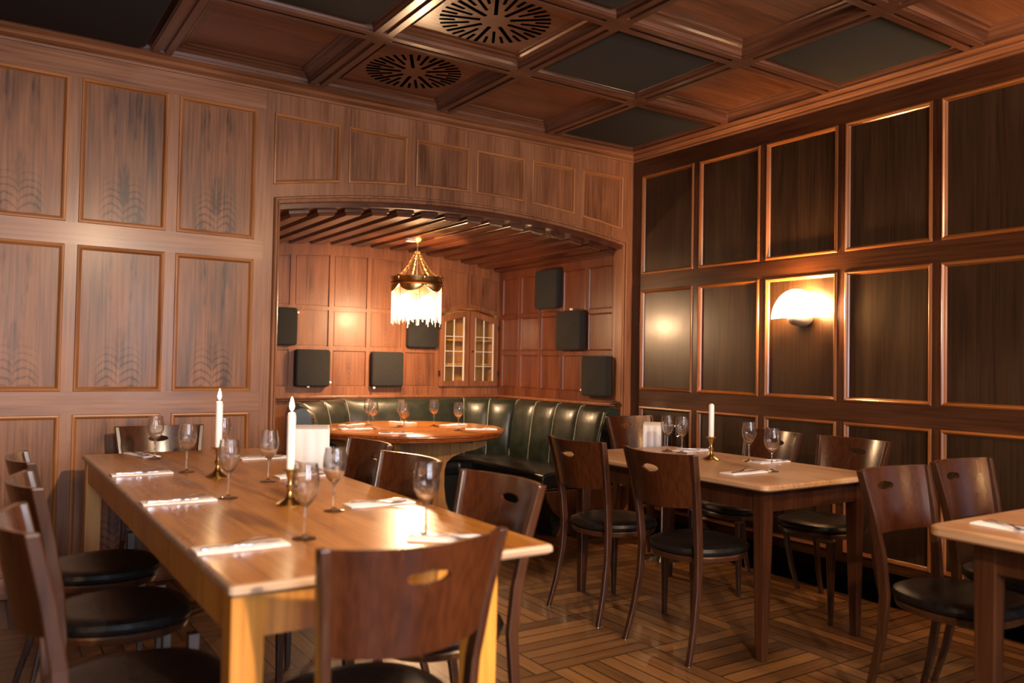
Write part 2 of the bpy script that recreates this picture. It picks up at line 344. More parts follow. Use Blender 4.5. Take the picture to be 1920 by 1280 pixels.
# left wall with the arched opening
AX0, AX1 = -2.87, -.105; ACX = -1.48; ARC_R = 7.83; ARC_Z = 2.336-ARC_R
arc = lambda x, r=0: ARC_Z+math.sqrt((ARC_R+r)**2-(x-ACX)**2)
mpL = lambda u, z, d: (u, d, z)
wl = MB()
cols = [(-4.463-.4995*k, -4.021-.4995*k) for k in range(5)]+[(-3.962, -3.520), (-3.463, -3.020)]
cols = [c for c in cols if c[0] > RX0+.05]
UL1 = -2.965
panel_wall(wl, mpL, cols, [Z1, Z2, Z3], RX0, UL1, 0, 2.95, m2=5)
dcol = [(-2.914, -2.486), (-2.432, -2.014), (-1.951, -1.531), (-1.476, -1.063), (-.997, -.592), (-.521, -.107)]
xs = sorted(set([UL1, 0, AX0, AX1]+[v for c in dcol for v in c]+[UL1+(0-UL1)*i/90 for i in range(91)]))
wl.mi = 0
for a, b in zip(xs, xs[1:]):
    m_ = (a+b)/2; ins = AX0 < m_ < AX1
    la, lb = (arc(a), arc(b)) if ins else (0, 0)
    inp = any(c[0] < m_ < c[1] for c in dcol)
    if inp:
        wl.add([(a, 0, la), (b, 0, lb), (b, 0, arc(b, .115)), (a, 0, arc(a, .115))], [(0, 1, 2, 3)])
        wl.add([(a, 0, Z1[1]), (b, 0, Z1[1]), (b, 0, 2.95), (a, 0, 2.95)], [(0, 1, 2, 3)])
    else: wl.add([(a, 0, la), (b, 0, lb), (b, 0, 2.95), (a, 0, 2.95)], [(0, 1, 2, 3)])
for c in dcol:
    n = 10; P = [(c[0]+(c[1]-c[0])*i/n, arc(c[0]+(c[1]-c[0])*i/n, .115)) for i in range(n+1)]+[(c[1], Z1[1]), (c[0], Z1[1])]
    panel(wl, mpL, P, PROF, 4, m2=5)
# solid body of the wall behind its face
wl.mi = 0; wl.box((RX0-.2, .02, 0), (AX0-.03, .16, 3.1)); wl.box((AX1+.03, .02, 0), (.2, .16, 3.1))
for i in range(24):
    a = AX0-.03+(AX1-AX0+.06)*i/24; b = AX0-.03+(AX1-AX0+.06)*(i+1)/24; z0 = min(arc(a), arc(b))+.03
    wl.box((a, .02, z0), (b, .14, 3.1))
tag(wl.build('wall_left', [M['oak_v'], M['oak_p'], M['oak_m'], M['oak_h'], M['oak_q'], M['oak_mh']]), kind='structure')
# right wall
mpR = lambda u, z, d: (d, u, z)
wr = MB(); rc = [(-.667, -.106), (-1.277, -.72), (-1.873, -1.326), (-2.47, -1.924), (-3.07, -2.52)]+[(-3.07-.603*k, -2.52-.603*k) for k in range(1, 8)]
PROF_R = [(0, 0), (.004, -.008), (.012, -.011), (.019, -.005), (.021, .006), (.027, .014)]
panel_wall(wr, mpR, rc, [Z1, Z2, Z3], RY0, 0, 0, 2.95, prof=PROF_R, m2=4)
wr.mi = 0; wr.box((.02, RY0-.2, 0), (.2, .02, 3.1))
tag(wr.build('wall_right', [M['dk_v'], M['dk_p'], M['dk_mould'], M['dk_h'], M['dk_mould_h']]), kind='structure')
# black plinth along the foot of the right wall
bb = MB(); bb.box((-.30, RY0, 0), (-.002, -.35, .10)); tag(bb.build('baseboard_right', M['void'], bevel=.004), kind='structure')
bb = MB(); bb.box((RX0, -.03, 0), (AX0-.02, -.001, .11)); tag(bb.build('baseboard_left', M['oak_h'], bevel=.006), kind='structure')
# walls behind the camera
wb = MB(); mpB = lambda u, z, d: (RX0-d, u, z)
panel_wall(wb, mpB, [(-.667-.603*k, -.106-.603*k) for k in range(12)], [Z1, Z2, Z3], RY0, 0, 0, 2.95)
wb.box((RX0-.2, RY0-.2, 0), (RX0-.03, .16, 3.1))
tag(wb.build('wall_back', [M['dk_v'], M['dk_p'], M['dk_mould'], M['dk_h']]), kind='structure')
wf = MB(); WZ0, WZ1 = .9, 2.4
xs_ = [RX0-.2]+[v for q in WIN for v in q]+[.2]
for i in range(0, len(xs_), 2): wf.box((xs_[i], RY0-.2, 0), (xs_[i+1], RY0, 3.1))
for a, b in WIN: wf.box((a, RY0-.2, 0), (b, RY0, WZ0)); wf.box((a, RY0-.2, WZ1), (b, RY0, 3.1))
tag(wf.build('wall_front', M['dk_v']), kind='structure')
for k, (a, b) in enumerate(WIN):
    f = MB(); t = .05; y0, y1 = RY0-.14, RY0-.08
    f.box((a, y0, WZ0), (a+t, y1, WZ1)); f.box((b-t, y0, WZ0), (b, y1, WZ1)); f.box((a+t, y0, WZ0), (b-t, y1, WZ0+t)); f.box((a+t, y0, WZ1-t), (b-t, y1, WZ1))
    c = (a+b)/2; f.box((c-.035, y0, WZ0+t), (c+.035, y1, WZ1-t)); f.box((a+t, y0, 1.9), (c-.035, y1, 1.95)); f.box((c+.035, y0, 1.9), (b-t, y1, 1.95))
    tag(f.build('window_%d' % (k+1), M['white']), kind='structure')
# cornices
def cornice(name, path, mat):
    """profile (out from wall, z) swept along the room's top edge; path points with inward mitre directions"""
    pr = [(0, 2.885), (.010, 2.886), (.014, 2.896), (.010, 2.904), (.024, 2.906), (.042, 2.914), (.050, 2.924), (.046, 2.932), (.058, 2.934), (.078, 2.940), (.090, 2.944), (.092, 2.952), (0, 2.952)]
    rings = [[(p[0]+d[0]*o, p[1]+d[1]*o, z) for o, z in pr] for p, d in path]
    m_ = MB(); m_.loft(rings, True, True); tag(m_.build(name, mat), kind='structure')
cornice('trim_1', [((RX0, 0), (1, -1)), ((0, 0), (-1, -1))], M['oak_h'])
M['corn_r'] = wood('right_cornice_oak', (.09, .034, .016), (.2, .082, .038), (.3, .135, .065), 'y', .3, .35)
cornice('trim_2', [((0, 0), (-1, -1)), ((0, RY0), (-1, 1))], M['corn_r'])
# moulding round the arched opening
def sweep_open(mb, pts, prof, mp):
    n = len(pts); rings = []
    for i in range(n):
        a = Vector(pts[max(i-1, 0)]); b = Vector(pts[i]); c = Vector(pts[min(i+1, n-1)])
        e1 = (b-a).normalized() if i else (c-b).normalized(); e2 = (c-b).normalized() if i < n-1 else e1
        n1 = Vector((-e1.y, e1.x)); n2 = Vector((-e2.y, e2.x)); q = (n1+n2)/max(1+n1.dot(n2), .3)
        rings.append([mp(b.x+q.x*o, b.y+q.y*o, d) for o, d in prof])
    mb.loft(rings, False, False)
tr = MB(); na = 40
pts = [(AX0, 0), (AX0, arc(AX0))]+[(AX0+(AX1-AX0)*i/na, arc(AX0+(AX1-AX0)*i/na)) for i in range(1, na)]+[(AX1, arc(AX1)), (AX1, 0)]
sweep_open(tr, pts, [(-.004, .10), (-.004, -.004), (.002, -.012), (.010, -.014), (.013, -.006), (.017, -.006), (.020, -.018), (.030, -.020), (.035, -.010), (.038, 0)], mpL)
tag(tr.build('trim_3', M['oak_v']), kind='structure')

# main ceiling: coffered grid
GX = [-.9-.895*k for k in range(7)]; GY = [-1.02-.862*k for k in range(8)]
BZ, PZ = 2.944, 3.012; HB = .046
def cell(i, j):
    x1 = -.092 if i == 0 else GX[i-1]-HB; x0 = GX[i]+HB if i < len(GX)-0 else RX0
    y1 = -.092 if j == 0 else GY[j-1]-HB; y0 = GY[j]+HB if j < len(GY) else RY0
    return max(x0, RX0), x1, max(y0, RY0), y1
ce = MB(); mpC = lambda u, v, d: (u, v, BZ+d)
CP = [(0, 0), (.006, 0), (.006, .012), (.013, .013), (.020, .030), (.034, .044), (.050, .050), (.058, .058), (.074, .060), (.080, PZ-BZ)]
NI, NJ = 7, 8
for i in range(NI):
    for j in range(NJ):
        x0, x1, y0, y1 = cell(i, j)
        if x0 >= x1-.2 or y0 >= y1-.2: continue
        panel(ce, mpC, rect(x0, x1, y0, y1), CP, 1, 3, m2=2)
ce.mi = 3
for i, gx in enumerate(GX):                       # beam soffits with the groove along the middle
    if gx-HB < RX0: continue
    for j in range(NJ+1):
        ya = -.09 if j == 0 else GY[j-1]-HB; yb = GY[j]+HB if j < NJ else RY0
        if yb < RY0: yb = RY0
        if ya <= yb: continue
        for sx in (-1, 1):
            u0, u1 = sorted((gx+sx*HB, gx+sx*.014)); ce.box((u0, yb, BZ-.0005), (u1, ya, 3.05))
        ce.box((gx-.014, yb+.03, BZ+.012), (gx+.014, ya-.03, 3.05)); ce.box((gx-.014, yb, BZ), (gx+.014, yb+.03, 3.05)); ce.box((gx-.014, ya-.03, BZ), (gx+.014, ya, 3.05))
ce.mi = 0
for j, gy in enumerate(GY):
    if gy-HB < RY0: continue
    for i in range(NI+1):
        xa = -.09 if i == 0 else GX[i-1]-HB; xb = GX[i]+HB if i < NI else RX0
        xb = max(xb, RX0)
        if xa <= xb: continue
        for sy in (-1, 1):
            u0, u1 = sorted((gy+sy*HB, gy+sy*.014)); ce.box((xb, u0, BZ-.0005), (xa, u1, 3.05))
        ce.box((xb+.03, gy-.014, BZ+.012), (xa-.03, gy+.014, 3.05)); ce.box((xb, gy-.014, BZ), (xb+.03, gy+.014, 3.05)); ce.box((xa-.03, gy-.014, BZ), (xa, gy+.014, 3.05))
    for gx in GX: ce.box((gx-HB, gy-HB, BZ), (gx+HB, gy+HB, 3.05))
ce.box((RX0-.2, RY0-.2, 3.06), (.2, .16, 3.14))
tag(ce.build('ceiling', [M['ceil_x'], M['ceil_p'], M['ceil_x'], M['ceil_y']]), kind='structure')

# alcove shell
AY = 1.82
av = MB(); av.mi = 0; n = 30; rV = -.035
ring = [(AX0+(AX1-AX0)*i/n, arc(AX0+(AX1-AX0)*i/n, rV)) for i in range(n+1)]
av.loft([[(x, y, z) for x, z in ring]+[(x, y, z+.08) for x, z in ring[::-1]] for y in (.02, AY+.05)])
nb = 15; pw = .185
for k in range(nb):                               # raised boards, each with a stepped edge
    xc = -2.735+k*pw*1.003+.02; ang = math.asin((xc-ACX)/ARC_R); hw = .066
    T = Matrix.Translation((xc, 0, arc(xc, rV))) @ Matrix.Rotation(ang, 4, 'Y')
    av.T = T; y0, y1 = .10, AY-.01
    av.loft([[(-hw+i_, y0+i_, d), (hw-i_, y0+i_, d), (hw-i_, y1, d), (-hw+i_, y1, d)] for i_, d in ((0, .002), (0, -.022), (.009, -.024), (.013, -.040), (.017, -.042))])
    av.T = Matrix()
tag(av.build('ceiling', M['red_y']), kind='structure')
aw = MB(); mpA = lambda u, z, d: (u, AY+d, z)
AR1, AR2, AR3 = (1.715, 2.02), (1.372, 1.685), (1.028, 1.338)
ac = [(-2.49-.345, -2.19-.345), (-2.49, -2.19), (-2.145, -1.845), (-1.80, -1.495), (-1.455, -1.155), (-1.11, -.81)]
PA = [(0, 0), (.0005, .014), (.007, .014), (.009, .009)]
panel_wall(aw, mpA, ac, [AR2, AR3], AX0, -.79, .4, 1.715, prof=PA)
cw0, cw1 = -.785, -.09                             # bay over and under the cupboard
q = lambda a, b, c, d: aw.add([mpA(a, c, 0), mpA(b, c, 0), mpA(b, d, 0), mpA(a, d, 0)], [(0, 1, 2, 3)])
aw.mi = 3; q(-.79, AX1+.01, .4, 1.03); aw.mi = 0; q(-.79, -.765, 1.03, 1.715); q(-.12, AX1+.01, 1.03, 1.715)
top = ac+[(-.765, -.455), (-.425, -.13)]
xs = sorted(set([AX0, AX1]+[v for c in top for v in c]+[AX0+(AX1-AX0)*i/60 for i in range(61)]))
tz = lambda x: arc(x, -.12)-.045
for a, b in zip(xs, xs[1:]):
    m_ = (a+b)/2; inp = any(c[0] < m_ < c[1] for c in top); right = m_ > -.79
    lowz = (lambda x: 1.715+(.055*math.cos((x+.44)/.34*PI/2)**2 if right and abs(x+.44) < .34 else 0)) 
    aw.mi = 0
    if inp: aw.add([mpA(a, tz(a), 0), mpA(b, tz(b), 0), mpA(b, arc(b, rV), 0), mpA(a, arc(a, rV), 0)], [(0, 1, 2, 3)])
    else: aw.add([mpA(a, lowz(a), 0), mpA(b, lowz(b), 0), mpA(b, arc(b, rV), 0), mpA(a, arc(a, rV), 0)], [(0, 1, 2, 3)])
    if inp and right: aw.add([mpA(a, lowz(a), 0), mpA(b, lowz(b), 0), mpA(b, lowz(b)+.045, 0), mpA(a, lowz(a)+.045, 0)], [(0, 1, 2, 3)])
for c in top:
    right = c[0] > -.79; n = 8; f = lambda x: (1.715+.055*math.cos((x+.44)/.34*PI/2)**2+.045) if right else 1.715
    X = [c[0]+(c[1]-c[0])*i/n for i in range(n+1)]
    panel(aw, mpA, [(x, f(x)) for x in X]+[(x, tz(x)) for x in X[::-1]], PA)
aw.mi = 0
aw.box((AX0-.1, AY+.32, 0), (.05, AY+.36, 2.5)); aw.box((AX0-.1, AY+.02, 0), (-.80, AY+.3, 2.5)); aw.box((-.80, AY+.02, 0), (.05, AY+.3, 1.0)); aw.box((-.80, AY+.02, 1.80), (.05, AY+.3, 2.5))
tag(aw.build('wall_alcove', [M['alc_v'], M['alc_p'], M['alc_v'], M['alc_v']]), kind='structure')
ar = MB(); mpS = lambda u, z, d: (AX1+d, u, z)
sc_ = [(1.47, 1.75), (1.135, 1.43), (.80, 1.10), (.46, .77), (.11, .42)]
panel_wall(ar, mpS, sc_, [(1.715, 2.07), AR2, AR3], 0.001, AY, 0, 2.16, prof=PROF[:1]+[(.003, -.003), (.008, -.004), (.012, .002), (.014, .008)])
ar.mi = 0; ar.add([mpS(0, 2.16, 0), mpS(AY, 2.16, 0), mpS(AY, 2.24, 0), mpS(0, 2.24, 0)], [(0, 1, 2, 3)])
ar.box((AX1+.02, .03, 0), (.05, AY+.3, 2.5))
tag(ar.build('wall_alcove', [M['red_v']]*4), kind='structure')
al = MB(); al.box((AX0-.1, 0.02, 0), (AX0, AY+.3, 2.5)); tag(al.build('wall_alcove', M['alc_v']), kind='structure')
lg = MB(); lg.box((AX0, AY-.045, .925), (AX1, AY, .95)); lg.box((AX0, AY-.03, .905), (AX1, AY, .925)); lg.box((AX1-.045, .02, .925), (AX1, AY-.045, .95)); lg.box((AX1-.03, .02, .905), (AX1, AY-.045, .925))
tag(lg.build('trim_4', M['alc_v'], bevel=.006), kind='structure')

# ------------------------------------------------------------------ ceiling inserts
def rrect(x0, x1, y0, y1, r, n=5):
    P = []
    for cx, cy, a0 in ((x1-r, y0+r, -PI/2), (x1-r, y1-r, 0), (x0+r, y1-r, PI/2), (x0+r, y0+r, PI)):
        for i in range(n+1): a = a0+PI/2*i/n; P.append((cx+r*math.cos(a), cy+r*math.sin(a)))
    return P
def cfoam(i, j, label, mat='foam_c', drop=0):
    x0, x1, y0, y1 = cell(i, j); g = .045; m_ = MB()
    cx, cy = (x0+x1)/2, (y0+y1)/2; hx, hy = (x1-x0)/2-g, (y1-y0)/2-g; m_.smooth = True
    rings = []
    for d, z in ((.012, PZ-.004), (0, PZ-.015), (0, 2.972-drop), (.006, 2.964-drop), (.018, 2.960-drop)):
        rings.append([(x, y, z) for x, y in rrect(-hx+d, hx-d, -hy+d, hy-d, .015, 3)])
    m_.loft([[(x, y, z) for x, y, z in r] for r in rings])
    o = m_.build('acoustic_panel', M[mat], loc=(cx, cy, 0)); tag(o, label, 'acoustic panel', 'black acoustic foam slabs in the ceiling coffers'); return o
cfoam(0, 0, 'black foam slab in the ceiling coffer in the corner of the two panelled walls')
cfoam(1, 1, 'large black foam slab in the coffer right of the near round wooden grille')
cfoam(0, 2, 'black foam slab in the coffer against the dark right wall cornice')
cfoam(3, 1, 'grey black foam slab in the coffer left of the near round wooden grille')
cfoam(4, 0, 'very dark foam slab at the far left above the brown wall cornice', 'foam', .02)
cfoam(2, 2, 'black foam slab at the top edge of the picture, beyond the near grille')
def cvent(i, j, label):
    x0, x1, y0, y1 = cell(i, j); cx, cy = (x0+x1)/2, (y0+y1)/2; S = min(x1-x0, y1-y0)/2-.095
    e = empty('ceiling_vent', (cx, cy, PZ-.012)); tag(e, label, 'vent', 'round slotted wooden grilles in the ceiling')
    b = MB(); b.box((-(x1-x0)/2+.082, -(y1-y0)/2+.082, 0), ((x1-x0)/2-.082, (y1-y0)/2-.082, .011)); b.build('board', M['ceil_p'], e)
    s_ = MB(); n = 36
    for k in range(n):
        a = 2*PI*k/n; kind = k % 4
        r0, r1 = (.078, .285) if kind == 0 else (.135, .285) if kind == 2 else (.205, .285)
        wd = .0095 if kind == 0 else .0075
        s_.T = Matrix.Rotation(a, 4, 'Z'); s_.box((r0, -wd, -.0025), (r1, wd, .0005)); s_.T = Matrix()
    s_.build('slots', M['void'], e)
cvent(2, 0, 'round slotted wooden grille in the coffer next to the brown wall')
cvent(2, 1, 'round slotted wooden grille nearer the camera, at the top of the picture')

# ------------------------------------------------------------------ wall cushions in the alcove
def cushion(label, c, w_, h_, face, tabs, tilt=0):
    """face 'b': on the back wall, 'r': on the right wall"""
    e = empty('acoustic_panel', c, 0 if face == 'b' else -PI/2); tag(e, label, 'acoustic panel', 'black foam pads hung on the alcove walls')
    m_ = MB(); m_.smooth = True; R = []
    for d, y in ((.004, 0), (0, -.004), (0, -.045), (.006, -.054), (.016, -.058)):
        R.append([(x, y, z) for x, z in rrect(-w_/2+d, w_/2-d, -h_/2+d, h_/2-d, .025, 4)])
    m_.loft(R); m_.build('pad', M['foam'], e)
    b = MB(); b.box((-w_/2+.01, 0, -h_/2+.01), (w_/2-.01, .012, h_/2-.01)); b.build('backing', M['black'], e)
    for x, z in tabs:
        t = MB(); t.box((x-.009, -.05, z-.008), (x+.009, -.03, z+.008)); t.build('clip', M['white'], e)
cushion('black foam pad cut by the left edge of the alcove opening', (-2.29, AY-.013, 1.53), .30, .315, 'b', [(.155, .12)])
cushion('black foam pad low on the alcove back wall, leftmost of the lower two', (-1.995, AY-.013, 1.185), .30, .315, 'b', [(.155, -.12), (-.04, -.155)])
cushion('black foam pad low on the alcove back wall, below and left of the hanging lamp', (-1.305, AY-.013, 1.183), .305, .31, 'b', [(-.13, -.165)])
cushion('black foam pad half hidden behind the fringe of the hanging lamp', (-.96, AY-.013, 1.535), .30, .30, 'b', [])
cushion('black foam pad high on the red alcove side wall, topmost of three', (AX1-.013, .955, 1.92), .33, .345, 'r', [(.10, .16)])
cushion('black foam pad on the red alcove side wall, middle of the stepped three', (AX1-.013, .62, 1.545), .34, .335, 'r', [(.03, .18)])
cushion('black foam pad on the red alcove side wall nearest the opening, lowest of three', (AX1-.013, .26, 1.165), .33, .33, 'r', [(-.17, -.12)])

# ------------------------------------------------------------------ glazed corner cupboard set in the alcove wall
cab = empty('wall_cabinet', (-.4425, AY, 1.03)); tag(cab, 'glazed two door cupboard with arched top built into the alcove back wall', 'cabinet')
W2 = .325; ctop = lambda x: .655+.062*math.cos(min(1, abs(x)/.34)*PI/2)**2
bd = MB(); bd.box((-W2-.01, .03, -.01), (W2+.01, .27, .005)); bd.box((-W2-.01, .03, .735), (W2+.01, .27, .75)); bd.box((-W2-.012, .03, 0), (-W2, .27, .74)); bd.box((W2, .03, 0), (W2+.012, .27, .74)); bd.box((-W2, .26, 0), (W2, .27, .74))
bd.build('cupboard_box', M['ochre'], cab)
for z in (.2, .43):
    s_ = MB(); s_.box((-W2, .05, z), (W2, .255, z+.014)); s_.build('shelf', M['ochre'], cab)
for sd in (-1, 1):
    xa, xb = (-W2, -.004) if sd < 0 else (.004, W2); d = MB(); st = .055
    xs = [xa, xa+st]+[xa+st+(xb-xa-2*st)*i/8 for i in range(1, 8)]+[xb-st, xb]
    def slab(a, b, za0, zb0, za1, zb1, y0=-.022, y1=.012):
        d.add([(a, y0, za0), (b, y0, zb0), (b, y1, zb0), (a, y1, za0), (a, y0, za1), (b, y0, zb1), (b, y1, zb1), (a, y1, za1)],
              [(0,3,2,1),(4,5,6,7),(0,1,5,4),(1,2,6,5),(2,3,7,6),(3,0,4,7)])
    slab(xa, xa+st, 0, 0, ctop(xa), ctop(xa+st)); slab(xb-st, xb, 0, 0, ctop(xb-st), ctop(xb)); slab(xa+st, xb-st, 0, 0, .05, .05)
    for a, b in zip(xs[1:-1], xs[2:-1]): slab(a, b, ctop(a)-.055, ctop(b)-.055, ctop(a), ctop(b))
    dr = d.build('door', M['alc_v'], cab)
    g = MB(); g.add([(x, -.004, .05) for x in (xa+st, xb-st)]+[(x, -.004, ctop(x)-.055) for x in xs[1:-1][::-1]], [tuple(range(2+len(xs)-2))]); g.build('pane', M['pane'], dr)
    c = MB(); xm = (xa+xb)/2; c.box((xm-.004, -.012, .05), (xm+.004, -.005, ctop(xm)-.056))
    for z in (.19, .33, .47): c.box((xa+st, -.013, z-.0035), (xb-st, -.0055, z+.0035))
    c.box((xa+st, -.024, .05), (xa+st+.006, -.006, ctop(xa+st)-.056)); c.box((xb-st-.006, -.024, .05), (xb-st, -.006, ctop(xb-st)-.056))
    c.build('lead_bars', M['lead'], dr)
    for z in (.12, .56):
        h = MB(); xx = xa if sd < 0 else xb; h.box((xx-.008, -.03, z-.025), (xx+.008, -.021, z+.025)); h.tube([(xx, -.03, z-.03), (xx, -.03, z+.03)], .004); h.build('hinge', M['iron'], dr)
kh = MB(); kh.tube([(.03, -.022, .33), (.03, -.03, .33)], .008, 10); kh.build('keyhole', M['iron'], cab)
for k, (x, h) in enumerate(((.05, .16), (.085, .18))):
    b = MB(); b.smooth = True; b.lathe([(0, 0), (.018, 0), (.018, h*.6), (.007, h*.75), (.007, h), (0, h)]); o = b.build('bottle', M['steel'], loc=(-.4425+x, AY+.12, 1.0355))
    tag(o, ['slim pale bottle behind the right cupboard door, left of the pair', 'slightly taller slim pale bottle behind the right cupboard door'][k], 'bottle')

# ------------------------------------------------------------------ banquette
bq = empty('banquette', (-1.5, 1.0, 0)); tag(bq, 'dark green buttonless channelled leather corner bench lining the alcove', 'bench')
bq['label'] = 'dark green channelled leather corner bench with black seat lining the alcove'
OX = Matrix.Translation((1.5, -1.0, 0))
PATH = [(-.44, -.12), (-.44, 1.08), (-.72, 1.40), (-1.78, 1.40), (-2.26, .98), (-2.46, .28)]
def offs(P, d):   # to the right of travel is outwards (towards the walls)
    out = []; n = len(P)
    for i in range(n):
        a = Vector(P[max(i-1, 0)]); b = Vector(P[i]); c = Vector(P[min(i+1, n-1)])
        e1 = (b-a).normalized() if i else (c-b).normalized(); e2 = (c-b).normalized() if i < n-1 else e1
        n1 = Vector((e1.y, -e1.x)); n2 = Vector((e2.y, -e2.x)); q = (n1+n2)/max(1+n1.dot(n2), .3); out.append(b+q*d)
    return out
segs = [(0, 4, .05), (1, 2, .03), (2, 1, .02), (3, 2, .03), (4, 2, .04)]     # segment, channels
base = offs(PATH, .07); topp = offs(PATH, .10)
PR = [(.0, .44, 0), (.005, .52, 1), (.025, .66, 1), (.05, .80, 1), (.075, .885, .9), (.10, .925, .5), (.14, .935, .15), (.19, .915, 0), (.21, .85, 0)]
lines = [offs(PATH, o) for o, z, k in PR]
bk_seams = []
for si, nch, _ in segs:
    A = [l[si] for l in lines]; B = [l[si+1] for l in lines]
    for c in range(nch):
        s0, s1 = c/nch, (c+1)/nch; m_ = MB(); m_.smooth = True; m_.T = OX; N_ = 12; rings = []
        e = (Vector(PATH[si+1])-Vector(PATH[si])).normalized(); nr = Vector((-e.y, e.x))
        for k in range(N_+1):
            f = k/N_; s = s0+(s1-s0)*f; bul = math.sqrt(max(0, 1-(2*f-1)**2))
            wr_ = .004*math.sin(f*40+c*3+si)*(1 if si in (2, 0) else .5)
            rings.append([(*(A[i].lerp(B[i], s)+nr*(.042*bul*kk+wr_*kk*bul)), z-(0 if kk else 0)) for i, (o_, z, kk) in enumerate(PR)])
        rings = [r+[(r[-1][0], r[-1][1], .44)] for r in rings]
        m_.loft(rings, True, True); m_.build('back_cushion', M['green'], bq)
        if not (si == 0 and c == 0):
            pp = MB(); pp.T = OX; pp.smooth = True; pp.tube([(*(A[i].lerp(B[i], s0)+nr*.010), z) for i, (o_, z, kk) in enumerate(PR[:7])], .0034, 6); pp.build('piping', M['piping'], bq)
inner = offs(PATH, -.49); st = MB(); st.T = OX
INN = [(-.93, -.12), (-.93, .86), (-1.02, .95), (-1.66, .95), (-1.92, .72), (-2.0, .28)]
def seatring(d, z): return [[(p[0], p[1], z) for p in INN], d]
outer = offs(PATH, .02); nI = len(INN); st.smooth = True; rings = []
for i in range(nI):
    a = Vector(INN[i]); b = Vector(outer[i]); dd = (b-a).normalized()
    prof = [(0, .33), (-.012, .36), (-.014, .42), (.004, .45), (.05, .462), (.25, .468), (.48, .45), (.48, .33)]
    rings.append([(*(a+dd*(o if o < .4 else (b-a).length)), z) for o, z in prof])
st.loft(rings); st.build('seat_cushion', M['leather'], bq, bevel=.012)
sk = MB(); sk.T = OX; rings = []
for i in range(nI):
    a = Vector(INN[i]); b = Vector(outer[i]); dd = (b-a).normalized(); rings.append([(*(a+dd*.09), .0), (*(a+dd*.04), .33), (*b, .33), (*b, 0)])
sk.loft(rings); sk.build('skirt', M['black'], bq)
ep = MB(); ep.T = OX; sh = [(-.93, .335), (-.92, .27), (-.86, .18), (-.80, .13), (-.79, .07), (-.83, .0), (-.32, 0), (-.14, .2), (-.14, .335)]
ep.loft([[(x, y, z) for x, z in sh] for y in (-.155, -.122)]); ep.build('end_panel', M['dk_v'], bq, bevel=.006)
nt = MB(); nt.T = OX; nt.smooth = True
for k in range(34): nt.sphere((-.925+k*.018, -.128, .345), .0045, 6, 4)
nt.build('nail_trim', M['brass'], bq); nt = MB(); nt.T = OX; nt.smooth = True
for k in range(22): nt.sphere((-2.44-.004*k, .265, .47+k*.019), .008, 6, 4)
nt.build('nail_trim', M['brass'], bq)
be = MB(); be.T = OX; be.smooth = True
shp = [(-.45, .44), (-.43, .7), (-.37, .90), (-.30, .93), (-.22, .91), (-.2, .44)]
be.loft([[(x, y, z) for x, z in shp] for y in (-.135, -.10)]); be.build('end_cushion', M['green'], bq, bevel=.01)
nw = MB(); nw.box((-.185, -.02, .0), (-.12, .018, .93)); nw.box((-.20, -.03, .93), (-.11, .018, .945)); nw.tube([(-.205, 0, .95), (-.155, -.0, .962), (-.10, 0, .95)], [.012, .016, .012], 8)
tag(nw.build('newel_post', M['dk_v'], bevel=.004), 'short dark wooden post with moulded cap at the right end of the green bench', 'post')

